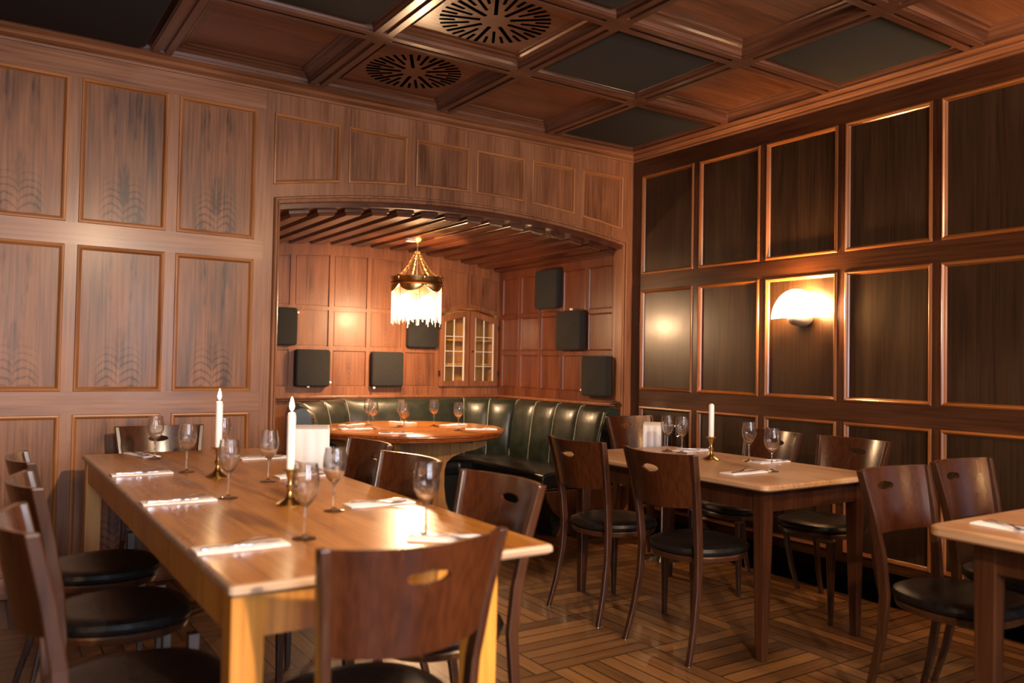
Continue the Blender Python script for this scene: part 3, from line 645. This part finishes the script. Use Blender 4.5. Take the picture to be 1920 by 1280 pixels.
# ------------------------------------------------------------------ chairs
def make_chair():
    """sitter faces +y; origin on the floor below the seat"""
    root = empty('dining_chair', (0, 0, 0)); tag(root, 'x', 'chair')
    s_ = MB(); s_.smooth = True; n = 40
    def sr(z, d):
        out = []
        for k in range(n):
            a = 2*PI*k/n; ex = 2.6; cx, sy = math.cos(a), math.sin(a)
            r = (abs(cx)**ex+abs(sy)**ex)**(-1/ex); w_ = .212 if sy > 0 else .212-.03*abs(sy)
            out.append(((w_-d)*r*cx, .015+(.215-d)*r*sy, z))
        return out
    s_.loft([sr(.432, .02), sr(.440, .004), sr(.452, 0), sr(.466, .006), sr(.474, .022), sr(.477, .06), sr(.474, .12), sr(.473, .19)])
    s_.build('seat', M['leather'], root)
    a_ = MB(); a_.smooth = True; a_.loft([sr(.404, .022), sr(.408, .014), sr(.426, .008), sr(.432, .012)]); a_.build('seat_frame', M['chair_leg'], root)
    path = [(.200, -.238, 0), (.190, -.198, .14), (.181, -.168, .30), (.177, -.160, .44), (.182, -.172, .58), (.196, -.198, .73), (.214, -.234, .885)]
    wid = [.020, .026, .031, .036, .036, .034, .030]
    for sx in (-1, 1):
        l = MB(); rg = []
        for (x, y, z), w_ in zip(path, wid):
            t = .0115; rg.append([(sx*x-t, y-w_/2, z), (sx*x+t, y-w_/2, z), (sx*x+t, y+w_/2, z), (sx*x-t, y+w_/2, z)])
        # refine the curve
        fine = []
        for i in range(len(rg)-1):
            for f in (0, .25, .5, .75): fine.append([tuple(Vector(a).lerp(Vector(b), f)) for a, b in zip(rg[i], rg[i+1])])
        fine.append(rg[-1]); l.loft(fine); l.build('leg', M['chair_leg'], root, bevel=.004)
    for sx in (-1, 1):
        l = MB(); l.loft([[(sx*(.198)-w_, .2-w_, z), (sx*.198+w_, .2-w_, z), (sx*.198+w_, .2+w_, z), (sx*.198-w_, .2+w_, z)] for z, w_ in ((0, .010), (.2, .0135), (.41, .018))])
        l2 = [tuple(v) for v in l.v]; l.build('leg', M['chair_leg'], root, bevel=.003)
    for sx in (-1, 1):
        for y in (.2, -.238):
            g = MB(); g.lathe([(.0001, -.001), (.008, -.001), (.008, .004), (.0001, .004)], (sx*(.198 if y > 0 else .2), y, 0), 8); g.build('foot_glide', M['steel'], root)
    # bent plywood backrest with an oval hand hole
    zb, zt = .655, .885; K = 48; nr_ = 7
    def pos(s, z, t):
        f = (z-.44)/.445; hw = .177+(.214-.177)*max(0, f)**1.25+.002; y = -.160-(.074)*max(0, f)**1.5
        x = s*hw; b = .064*(1-s*s); return (x, y-b+t, z-.004*(1-s*s)*max(0, (z-zb)/(zt-zb)))
    def bound(k):
        a = 2*PI*k/K; c, s = math.cos(a), math.sin(a); hz = (zt-zb)/2; r = 1/max(abs(c), abs(s)); u, v = c*r, s*r
        z = (zt+zb)/2+v*hz
        if v < 0: z = (zt+zb)/2+v*(hz-.0)-(.012*(1-u*u))*(-v)
        return u, z
    def ringp(f):
        R = []
        for k in range(K):
            a = 2*PI*k/K; hu, hz_ = .245*math.cos(a), .0165*math.sin(a); u, z = bound(k)
            R.append((hu+(u-hu)*f, .815+hz_+(z-(.815+hz_))*f))
        return R
    fs_ = [0, .06, .16, .3, .45, .62, .8, 1]
    grid = [ringp(f) for f in fs_]
    b = MB(); b.smooth = True; vs = []; fs = []
    for t in (.0065, -.0065): vs += [pos(s, z, t) for r in grid for s, z in r]
    nrg = len(grid); half = nrg*K
    for side in (0, 1):
        for i in range(nrg-1):
            for k in range(K):
                a, b_, c, d = i*K+k, i*K+(k+1) % K, (i+1)*K+(k+1) % K, (i+1)*K+k; q = (a, b_, c, d) if side else (d, c, b_, a)
                fs.append(tuple(x+side*half for x in q))
    for i in (0, nrg-1):
        for k in range(K): a, b_ = i*K+k, i*K+(k+1) % K; fs.append((a, b_, b_+half, a+half))
    ne = 2*(nrg-1)*K; b.add(vs, fs); b.m = [0]*ne+[0]*K+[1 if .13*K < k < .37*K else 0 for k in range(K)]; b.build('backrest', [M['chair'], M['ply']], root)
    return root
chair = make_chair(); CH = []
# x, y, facing angle (0 = faces +y), label, group
chairs = [
 (-1.640, -1.700, -PI/2, 'brown chair at the small table seen from behind, the one nearer the alcove', 'chairs at the small table'),
 (-1.640, -2.295, -PI/2, 'brown chair at the small table seen from behind, nearest the camera', 'chairs at the small table'),
 (-.36, -.635, PI, 'brown chair at the alcove end of the small table, beside the draped wine bucket', 'chairs at the small table'),
 (-.655, -1.715, PI/2-.12, 'brown chair between the small table and the dark wall, under the wall lamp', 'chairs at the small table'),
 (-.655, -2.265, PI/2-.04, 'brown chair between the small table and the dark wall, right of the wall lamp', 'chairs at the small table'),
 (-1.465, -3.39, PI, 'brown chair with blue window glint behind the table cut by the right edge', 'chairs at the right edge table'),
 (-.925, -3.36, PI, 'brown chair cut by the right edge of the picture', 'chairs at the right edge table'),
 (-3.555, -.435, PI, 'brown chair at the far wall end of the long table', 'chairs at the long table'),
 (-3.632, -3.175, .03, 'brown chair at the near end of the long table, seen from behind in the foreground', 'chairs at the long table'),
 (-3.20, -2.715, PI/2+.05, 'brown chair at the alcove side of the long table, nearest with dark oval hole', 'chairs at the long table'),
 (-3.20, -2.055, PI/2+.08, 'brown chair at the alcove side of the long table, middle of three', 'chairs at the long table'),
 (-3.11, -1.44, PI/2+.02, 'brown chair at the alcove side of the long table, farthest, under the round table rim', 'chairs at the long table'),
 (-4.08, -2.78, -PI/2, 'brown chair on the left of the long table, nearest of three', 'chairs at the long table'),
 (-4.03, -2.11, -PI/2, 'brown chair on the left of the long table, middle of three', 'chairs at the long table'),
 (-4.01, -1.48, -PI/2, 'brown chair on the left of the long table, farthest of three', 'chairs at the long table'),
]
for i, (x, y, a, lab, g) in enumerate(chairs): CH.append(place(chair, i > 0, (x, y, 0.001), a, lab, g))

# ------------------------------------------------------------------ tables
def table(label, x0, x1, y0, y1, h, top, side, edge, leg_w, th=.03, over=.06, ap=.1, rim=None, round_=.03, taper=.6, frame=None):
    cx, cy = (x0+x1)/2, (y0+y1)/2; e = empty('dining_table', (cx, cy, 0)); tag(e, label, 'table')
    hx, hy = (x1-x0)/2, (y1-y0)/2; m_ = MB(); R = []
    for d, z in ((.008, h-th), (.0, h-th+.007), (0, h-.008), (.003, h-.003), (.009, h)): R.append([(x, y, z) for x, y in rrect(-hx+d, hx-d, -hy+d, hy-d, round_, 6)])
    n = len(R[0]); m_.mi = 1; m_.loft(R, True, False); m_.mi = 0; m_.add(R[-1], [tuple(range(n))]); m_.add(R[0], [tuple(range(n))])
    m_.build('tabletop', [top, rim or top], e)
    ax, ay = hx-over, hy-over; lw = leg_w; zt = h-th; fx = 0
    if frame: ax = (frame[1]-frame[0])/2; fx = (frame[0]+frame[1])/2-cx
    for nm, a, b in (('apron', (-ax+lw, -ay+.008, zt-ap), (ax-lw, -ay+.03, zt)), ('apron', (-ax+lw, ay-.03, zt-ap), (ax-lw, ay-.008, zt)), ('apron', (-ax+.008, -ay+lw, zt-ap), (-ax+.03, ay-lw, zt)), ('apron', (ax-.03, -ay+lw, zt-ap), (ax-.008, ay-lw, zt))):
        b_ = MB(); b_.T = Matrix.Translation((fx, 0, 0)); b_.box(a, b); b_.build(nm, edge, e)
    for sx in (-1, 1):
        for sy in (-1, 1):
            l = MB(); l.T = Matrix.Translation((fx, 0, 0)); R = []
            for z, k in ((0, taper), (zt-ap-.03, 1), (zt, 1)):
                w_ = lw*k; xo, yo = sx*ax, sy*ay; xi, yi = xo-sx*w_, yo-sy*w_
                sh = (1-k)*lw*.35; xo -= sx*sh; yo -= sy*sh; xi -= sx*sh; yi -= sy*sh
                R.append([(xi, yi, z), (xo, yi, z), (xo, yo, z), (xi, yo, z)])
            l.loft(R); l.build('leg', side, e, bevel=.003)
    return e
ZT = .766
table('long honey brown wooden table filling the left foreground', -3.95, -3.08, -3.16, -.40, ZT, M['table_top'], M['table_side'], M['table_side'], .074, .026, .02, .10, M['table_rim'], .012, .9, frame=(-3.94, -3.25))
table('small rectangular table with pale top and dark tapered legs by the dark wall', -1.645, -.80, -2.70, -1.27, ZT, M['rt_top'], M['rt_leg'], M['rt_leg'], .06, .028, .065, .10, None, .035, .6)
table('pale topped table cut by the right edge of the picture', -1.85, -.62, -4.30, -3.50, ZT, M['rt_top'], M['rt_leg'], M['rt_leg'], .065, .036, .10, .10, None, .04, .85)
# round table
RC = (-1.64, .66); RZ = .755; rt = empty('round_table', (*RC, 0)); tag(rt, 'round glossy orange brown table in front of the green bench', 'table')
t = MB(); t.smooth = True; RR = .735
t.mi = 1; t.lathe([(.0001, RZ-.055), (RR-.05, RZ-.055), (RR-.03, RZ-.052), (RR-.020, RZ-.044), (RR-.020, RZ-.040), (RR-.012, RZ-.038), (RR-.008, RZ-.030), (RR-.013, RZ-.024), (RR-.004, RZ-.021), (RR, RZ-.014), (RR-.002, RZ-.006), (RR-.012, RZ)], n=96)
t.mi = 0; t.lathe([(RR-.012, RZ), (.0001, RZ)], n=96)
t.build('tabletop', [M['round'], M['round_rim']], rt)
sil = [(.40, .0), (.42, .04), (.38, .08), (.33, .12), (.30, .20), (.285, .32), (.285, .44), (.30, .50), (.345, .545), (.42, .58), (.52, .605), (.59, .635), (.61, .699)]
for k, a in enumerate((-.62, -.62+PI/2)):
    g = MB(); g.T = Matrix.Rotation(a, 4, 'Z'); th_ = .022 if k == 0 else .0215
    sil_ = [(x*(1 if k == 0 else .8), z) for x, z in sil]
    for s in range(len(sil_)-1):
        (xa, za), (xb, zb) = sil_[s], sil_[s+1]; g.loft([[(-xa, -th_, za), (xa, -th_, za), (xa, th_, za), (-xa, th_, za)], [(-xb, -th_, zb), (xb, -th_, zb), (xb, th_, zb), (-xb, th_, zb)]], True, s in (0, len(sil_)-2))
    g.build('pedestal', M['ped'], rt)
bt = MB(); bt.T = Matrix.Rotation(-.62, 4, 'Z'); bt.box((-.5, -.06, .655), (.5, -.023, .698)); bt.box((.1, -.20, .665), (.36, -.06, .695)); bt.build('batten', M['dk_v'], rt)

# ------------------------------------------------------------------ table things
def make_glass():
    o = empty('wine_glass', (0, 0, 0)); tag(o, 'x', 'glass')
    pr = [(.0001, 0), (.033, 0), (.034, .0015), (.030, .0035), (.012, .007), (.0045, .014), (.0036, .03), (.0036, .075), (.0055, .085), (.014, .095), (.027, .111), (.0355, .130), (.0385, .150), (.037, .172), (.033, .195), (.0318, .206),
          (.0308, .206), (.032, .195), (.0358, .172), (.0372, .150), (.0342, .131), (.026, .113), (.013, .0985), (.0001, .093)]
    g = MB(); g.smooth = True; g.lathe(pr[:9], n=28); k = len(pr)
    g.v = []; g.f = []; g.m = []; g.uv = []; g.sm = []; g.lathe(pr, n=28)
    b = g.build('glass_body', M['glass'], o); return o
def make_fork():
    m_ = MB(); m_.smooth = True; n = 9; R = []
    for i in range(n):
        f = i/(n-1); x = -.095+f*.125; w_ = .0065-.004*math.sin(f*PI*.8)+.0006; z = .003+.004*math.sin(f*PI); R.append([(x, -w_, z), (x, w_, z), (x, w_, z+.0022), (x, -w_, z+.0022)])
    m_.loft(R)
    m_.loft([[(.030, -.004, .003), (.030, .004, .003), (.030, .004, .0055), (.030, -.004, .0055)], [(.045, -.0115, .001), (.045, .0115, .001), (.045, .0115, .0032), (.045, -.0115, .0032)], [(.058, -.0125, .002), (.058, .0125, .002), (.058, .0125, .0042), (.058, -.0125, .0042)]])
    for k in range(4): y = -.0105+k*.007; m_.loft([[(.057, y-.0018, .002), (.057, y+.0018, .002), (.057, y+.0018, .0042), (.057, y-.0018, .0042)], [(.098, y-.001, .007), (.098, y+.001, .007), (.098, y+.001, .0085), (.098, y-.001, .0085)]])
    return tag(m_.build('fork', M['steel']), 'x', 'fork')
def make_knife():
    m_ = MB(); m_.smooth = True
    m_.loft([[(x, -w_, z), (x, w_, z), (x, w_, z+t_), (x, -w_, z+t_)] for x, w_, z, t_ in ((-.10, .004, 0, .003), (-.095, .0065, 0, .005), (-.02, .005, 0, .005), (.005, .004, .001, .003), (.012, .009, .0015, .0016), (.08, .0095, .0015, .0016), (.10, .006, .0015, .0014), (.108, .001, .0015, .0012))])
    return tag(m_.build('knife', M['steel']), 'x', 'knife')
def make_napkin():
    m_ = MB(); n = 12; R = []
    m_.smooth = True
    for i in range(n+1):
        f = i/n; x = -.118+f*.236; z = .0055+.0009*math.sin(f*9); s = 1-.02*math.sin(f*7)
        R.append([(x, -.042*s, 0), (x, .044*s, 0), (x, .046*s, z*.55), (x, .040*s, z), (x, -.02*s, z+.0015), (x, -.040*s, z), (x, -.044*s, z*.5)])
    m_.loft(R)
    return tag(m_.build('napkin', M['paper'], bevel=.0012), 'x', 'napkin')
wg, fk, kn, nk = make_glass(), make_fork(), make_knife(), make_napkin()
used = {'g': False, 's': False}
def glass(x, y, z, lab, grp):
    o = place(wg, used['g'], (x, y, z), random.random()*6, lab, grp); used['g'] = True; return o
def setting(x, y, z, rz, where, grp, napkin=True, spread=.5, fa=0):
    u = used['s']; z += .0005; rr = Matrix.Rotation(rz, 2)
    place(nk, u, (x, y, z), rz, 'white napkin '+where, 'folded napkins '+grp)
    p = rr @ Vector((.012, .014)); place(fk, u, (x+p.x, y+p.y, z+.0078), rz+PI+(spread if abs(rz) < 1 else -spread), 'fork on the napkin '+where, 'forks '+grp)
    p = rr @ Vector((-.005, -.014)); place(kn, u, (x+p.x, y+p.y, z+.0078), rz+.06, 'knife on the napkin '+where, 'knives '+grp)
    used['s'] = True
gz = ZT+.0005
for x, y, lab in ((-3.67, -.716, 'wine glass at the far wall end of the long table, leftmost'), (-3.639, -1.263, 'wine glass on the long table between the far left napkin and the farther candle'),
    (-3.406, -.931, 'wine glass half hidden behind the farther lit candle'), (-3.658, -2.013, 'wine glass on the long table in front of the farther lit candle'),
    (-3.417, -1.687, 'wine glass on the long table between the two lit candles'), (-3.649, -2.774, 'wine glass in front of the nearer lit candle'),
    (-3.425, -2.416, 'wine glass just right of the nearer lit candle'), (-3.335, -2.888, 'wine glass standing in the bright reflection on the long table, nearest the camera')):
    glass(x, y, gz, lab, 'wine glasses on the long table')
for x, y, rz, wh in ((-3.815, -1.25, .0, 'far left on the long table'), (-3.823, -2.015, 0, 'middle of the left side of the long table'), (-3.828, -2.80, 0, 'near left on the long table'),
    (-3.20, -.906, PI, 'far right on the long table behind the glasses'), (-3.235, -1.59, PI, 'behind the nearer lit candle'), (-3.24, -2.36, PI, 'on the right side of the long table left of the glare'),
    (-3.30, -2.97, PI-.6, 'by the front right glass of the long table'), (-3.70, -.54, -PI/2+.25, 'at the far wall end of the long table')):
    setting(x, y, ZT, rz, wh, 'on the long table')
for x, y, lab in ((-1.056, -1.508, 'wine glass left of the pair before the draped bucket'), (-1.039, -1.607, 'wine glass right of the pair before the draped bucket'),
    (-1.007, -2.062, 'wine glass right of the unlit candle on the small table'), (-1.235, -2.394, 'wine glass nearest the front corner of the small table')):
    glass(x, y, gz, lab, 'wine glasses on the small table')
for x, y, rz, wh in ((-.905, -1.55, PI/2*2, 'at the wall side of the small table near the draped bucket'), (-.93, -2.13, PI, 'at the wall side of the small table under the wall lamp'), (-1.40, -2.37, 0, 'at the near side of the small table, front right')):
    setting(x, y, ZT, rz, wh, 'on the small table')
setting(-1.68, -3.69, ZT, PI/2, 'on the table cut by the right edge', 'on the right edge table')
RZs = RZ+.0005
for k, (x, y, lab) in enumerate(((-1.834, .957, 'wine glass on the round table, back left of the left pair'), (-1.94, .631, 'wine glass on the round table, front of the left pair'), (-1.63, .805, 'wine glass on the round table right behind the amber drink'),
    (-1.876, .248, 'wine glass holding an amber drink on the round table'), (-1.379, .735, 'wine glass on the round table in the middle of the bench back'), (-1.407, .303, 'wine glass on the round table, rightmost'))):
    o = glass(x, y, RZs, lab, 'wine glasses on the round table')
    if k == 3:
        j = MB(); j.smooth = True; j.lathe([(.0001, .0945), (.0125, .0995), (.0255, .1135), (.0335, .1315), (.0355, .139), (.0001, .139)], n=24); j.build('drink', M['juice'], o)  # amber filling added, stands in for table colour refracted in the bowl
for x, y, rz, wh in ((-1.93, 1.05, .55, 'at the back left of the round table'), (-2.06, .66, -.1, 'at the left of the round table'), (-1.95, .22, -.45, 'at the front of the round table before the amber drink'),
    (-1.45, 1.14, -1.2, 'at the back of the round table'), (-1.19, .76, PI+.3, 'at the back right of the round table'), (-1.21, .30, PI-.5, 'at the right rim of the round table')):
    setting(x, y, RZ, rz, wh, 'on the round table')
# candles
def candle(x, y, label, lit, h=.185):
    hd = empty('candlestick', (x, y, ZT+.0005)); tag(hd, 'brass candlestick holding the '+label, 'candlestick', 'brass candlesticks')
    m_ = MB(); m_.smooth = True
    m_.lathe([(.0001, 0), (.046, 0), (.047, .004), (.040, .009), (.022, .018), (.012, .028), (.008, .045), (.013, .055), (.014, .062), (.008, .070), (.0075, .085), (.011, .092), (.0155, .112), (.026, .117), (.027, .121), (.0148, .123), (.0148, .112), (.0001, .112)], n=28)
    m_.build('stick', M['brass'], hd)
    c = empty('candle', (x, y, ZT+.113)); tag(c, label, 'candle', 'white candles')
    b = MB(); b.smooth = True; b.lathe([(.0001, 0), (.0142, 0), (.0142, h-.014), (.0115, h-.004), (.004, h), (.0001, h-.001)], n=20); b.build('wax', M['wax'], c)
    w_ = MB(); w_.tube([(0, 0, h-.003), (.001, 0, h+.009)], .0008, 6); w_.build('wick', M['black'], c)
    if lit:
        f = MB(); f.smooth = True; f.lathe([(.0001, h+.004), (.0055, h+.011), (.0075, h+.019), (.006, h+.031), (.003, h+.042), (.0001, h+.052)], n=14); f.build('flame', M['flame'], c)
        light('candle_glow', 'POINT', (x, y, ZT+.113+h+.03), 1.0, (1, .62, .28), .012)
candle(-3.556, -1.449, 'lit white candle, the farther of two on the long table', True, .20)
candle(-3.512, -2.235, 'lit white candle, the nearer of two on the long table', True, .20)
candle(-1.141, -1.923, 'unlit white candle on the small table', False, .185)

# wine buckets on stands with napkins over them
def cooler(x, y, label, rz, metal, rod):
    e = empty('wine_cooler', (x, y, 0), rz); tag(e, label, 'wine cooler', 'wine bucket stands')
    s_ = MB(); s_.smooth = True; s_.lathe([(.0001, 0), (.13, 0), (.13, .008), (.05, .018), (.012, .03), (.0085, .05), (.0085, .63), (.02, .65), (.0001, .65)]); s_.build('stand', rod, e)
    b = MB(); b.smooth = True; b.lathe([(.0001, .65), (.072, .65), (.078, .66), (.096, .85), (.102, .868), (.098, .868), (.092, .85), (.074, .668), (.0001, .668)], n=32); b.build('bucket', metal, e)
    for s in (-1, 1):
        r = MB(); r.smooth = True; r.tube([(s*.094, 0, .80), (s*.115, 0, .815), (s*.118, 0, .84), (s*.095, 0, .85)], .004, 8); r.build('handle', rod, e)
    return e
def drape(x, y, rz, label, w_, drop1, drop2, zt=.874):
    m_ = MB(); m_.smooth = True; nx = 14; P = []
    prof = [(-.112, zt-drop1), (-.113, zt-drop1*.5), (-.110, zt-.03), (-.100, zt-.004), (-.08, zt+.004), (-.04, zt+.002), (.0, zt-.001), (.05, zt+.001), (.08, zt+.005), (.100, zt-.003), (.111, zt-.03), (.114, zt-drop2*.5), (.113, zt-drop2)]
    R = []
    for i in range(nx+1):
        s = -w_/2+w_*i/nx; wv = .004*math.sin(i*1.3)
        R.append([(a+wv*(1 if abs(a) > .1 else 0), s*(1+.1*(zt-z)), z) for a, z in prof])
    m_.loft(R, False, False)
    o = m_.build('cloth_napkin', M['linen'], loc=(x, y, 0)); o.rotation_euler = (0, 0, rz)
    so = o.modifiers.new('thick', 'SOLIDIFY'); so.thickness = .006; so.offset = 1
    return tag(o, label, 'cloth', 'white cloths draped over wine buckets')
cooler(-.63, -1.03, 'steel wine bucket on a chrome stand at the alcove end of the small table', -.98, M['chrome'], M['steel'])
drape(-.63-.052, -1.03+.045, .80, 'white cloth draped over the steel wine bucket by the dark wall', .115, .20, .12)
cooler(-2.83, -.47, 'dark wine bucket on an iron stand between the long table and the alcove', -.9, M['iron'], M['iron'])
drape(-2.805, -.487, 1.22, 'white cloth draped over the dark wine bucket behind the nearer lit candle', .19, .24, .2)

# ------------------------------------------------------------------ lamps
def sconce(x, y, rz, label):
    e = empty('wall_sconce', (x, y, 1.575), rz); tag(e, label, 'wall lamp', 'half round wall lamps')
    # local: +y into the room
    m_ = MB(); m_.smooth = True; n = 28; rr_ = .185; R = []
    for i in range(n+1):
        a = PI*i/n; R.append((rr_*math.cos(a), rr_*math.sin(a)))
    f = 8; rings = []
    for k in range(f+1):
        s = k/f; rings.append([(px*s, .125-.045*(s**2), max(.0, pz*s)) for px, pz in R])
    m_.loft(rings, False, False); o = m_.build('glass_shade', M['shade'], e)
    so = o.modifiers.new('t', 'SOLIDIFY'); so.thickness = .005
    b = MB(); b.smooth = True; pr = []
    for k in range(9): a = PI/2*k/8; pr.append((.085*math.cos(a), -.052*math.sin(a)))
    b.loft([[(r*math.cos(t_), .012+1.15*r*math.sin(t_), z) for t_ in [PI*i/14 for i in range(15)]] for r, z in [(.085, .022)]+pr[:-1]+[(.003, -.052)]])
    b.build('holder', M['sconce_base'], e); b = MB(); b.box((-.05, 0, -.03), (.05, .012, .06)); b.build('wall_plate', M['sconce_base'], e, bevel=.003)
    u = MB(); u.smooth = True; u.sphere((0, .05, .085), .022, 12, 8, (1, 1, 1.4)); u.build('bulb', M['bulb'], e)
    return e
sconce(-.004, -1.63, PI/2, 'half round frosted glass wall lamp glowing on the dark panelled wall')
for i, (sx, sy, _) in enumerate(SCONCES[1:]): sconce(sx+(-.004 if sx == 0 else .004), sy, PI/2 if sx == 0 else -PI/2, ['half round wall lamp farther along the dark wall, out of view', 'half round wall lamp at the window end of the dark wall', 'half round wall lamp on the wall behind the camera, near the windows', 'half round wall lamp on the wall behind the camera, near the brown wall'][i])
for i, (cx, cy) in enumerate(FILL_LAMPS):
    e = empty('ceiling_lamp', (cx, cy, BZ)); tag(e, ['opal globe lamp hanging out of view to the right of the camera', 'opal globe lamp hanging out of view to the left of the camera'][i], 'ceiling lamp')
    m_ = MB(); m_.lathe([(.0001, 0), (.05, 0), (.05, -.02), (.008, -.025), (.008, -.26), (.03, -.27), (.03, -.29), (.0001, -.29)]); m_.build('rod', M['brass'], e)
    m_ = MB(); m_.smooth = True; m_.lathe([(.034, -.285), (.06, -.28), (.05, -.255), (.012, -.25)], n=20); m_.build('gallery', M['brass'], e)

for i, (loc, aim, pw_, ang) in enumerate(FILL_SPOTS):
    e = empty('spotlight', loc); tag(e, ['black ceiling spotlight behind the camera aimed at the long table', 'black ceiling spotlight behind the camera aimed at the small table'][i], 'spotlight')
    m_ = MB(); m_.box((-.05, -.05, BZ-loc[2]-.02), (.05, .05, BZ-loc[2])); m_.tube([(0, 0, BZ-loc[2]-.02), (0, 0, .05)], .01); m_.build('mount', M['black'], e)
    m_ = MB(); m_.smooth = True; m_.T = (Vector(aim)-Vector(loc)).to_track_quat('-Z', 'Y').to_matrix().to_4x4()
    m_.lathe([(.07, -.05), (.072, -.05), (.075, .02), (.05, .09), (.0001, .10), (.0001, .097), (.047, .087), (.072, .02)], n=20); m_.build('housing', M['black'], e)
# pendant lamp with bead fringe
PX, PY = PEND; ZV = arc(PX, rV)-.03
pe = empty('pendant_lamp', (PX, PY, 0)); tag(pe, 'brass crown pendant lamp with a long glass bead fringe hanging in the alcove', 'ceiling lamp')
m_ = MB(); m_.smooth = True; m_.lathe([(.0001, ZV), (.05, ZV), (.05, ZV-.012), (.03, ZV-.03), (.008, ZV-.04), (.008, ZV-.07), (.0001, ZV-.07)]); m_.build('canopy', M['brass'], pe)
m_ = MB(); m_.box((-.10, -.022, ZV-.035), (-.02, .022, ZV-.008)); m_.build('junction_box', M['white'], pe, bevel=.004)
ZB0, ZB1, RB = 1.875, 1.945, .205
cr = MB(); cr.smooth = True; n6 = 6
for k in range(n6):
    a0 = 2*PI*k/n6+.35; a1 = a0+2*PI/n6; rings = []
    for i in range(13):
        f = i/12; a = a0+(a1-a0)*f; r = RB*(1+.035*math.sin(f*PI)); low = ZB0-.055*math.sin(f*PI)**.8
        rings.append([((r+o)*math.cos(a), (r+o)*math.sin(a), z) for o, z in ((0, low), (.006, low+.012), (.004, ZB0+.005), (.012, ZB0+.012), (.002, ZB0+.03), (.012, ZB1-.012), (.014, ZB1-.004), (.006, ZB1), (0, ZB1-.004), (-.006, ZB0), (-.004, low))])
    cr.loft(rings, True, True)
cr.build('crown', M['brass'], pe)
for k in range(n6):                               # chains gather from the crown to the hook
    a = 2*PI*k/n6+.35; c = MB(); c.smooth = True; N_ = 15
    P0 = Vector((RB*math.cos(a), RB*math.sin(a), ZB1)); P1 = Vector((.012*math.cos(a), .012*math.sin(a), 2.165)) 
    for i in range(N_):
        f = (i+.5)/N_; p = P0.lerp(P1, f); p.z -= .05*math.sin(f*PI); d = (P1-P0).normalized(); s = d.orthogonal().normalized(); s = s if i % 2 else d.cross(s)
        L_ = .011; c.tube([tuple(p+d*L_*math.cos(t)+s*.006*math.sin(t)) for t in [2*PI*j/8 for j in range(9)]], .0017, 5, False)
    c.build('chain', M['brass'], pe)
    s2 = MB(); s2.smooth = True; s2.sphere((RB*1.02*math.cos(a), RB*1.02*math.sin(a), ZB1-.01), .016, 8, 6, (1, 1, 1.6)); s2.build('finial', M['brass'], pe)
m_ = MB(); m_.tube([(0, 0, 2.16), (0, 0, ZV-.06)], .003); m_.tube([(0, 0, 2.16), (0, 0, 1.78)], .004); m_.lathe([(.0001, 1.80), (.02, 1.80), (.022, 1.75), (.0001, 1.75)]); m_.build('stem', M['brass'], pe)
u = MB(); u.smooth = True; u.sphere((0, 0, 1.715), .032, 16, 10, (1, 1, 1.25)); u.build('bulb', M['bulb'], pe)
bd_ = MB(); bp_ = MB(); NS = 108
def bead(mb, c, r, l):
    x, y, z = c; mb.smooth = True; mb.loft([[(x+q*r*math.cos(2*PI*j/6), y+q*r*math.sin(2*PI*j/6), z+h*l) for j in range(6)] for q, h in ((.35, -1), (1, -.35), (1, .35), (.35, 1))])
for k in range(NS):
    a = 2*PI*k/NS; f = ((a-.35)/(2*PI/n6)) % 1; r = RB*.985; z = ZB0-.055*math.sin(f*PI)**.8-.006
    zl = 1.585+.03*math.sin(k*1.7)+.018*math.cos(k*.9)+.02*abs(math.sin((a-.35)*3)); tgt = bp_ if k % 14 == 5 else bd_; i = 0
    while z > zl:
        long_ = z < zl+.05; l = .0125 if long_ else (.0036 if i % 2 else .0052)
        bead(tgt, (r*math.cos(a), r*math.sin(a), z-l), .0038 if not long_ else .003, l); z -= 2*l+.0004; i += 1
o = bd_.build('bead_fringe', M['bead'], pe); o['kind'] = 'stuff'; o['label'] = 'clear glass bead fringe'
o = bp_.build('pink_beads', M['bead_pink'], pe); o['kind'] = 'stuff'; o['label'] = 'pink glass bead strands'
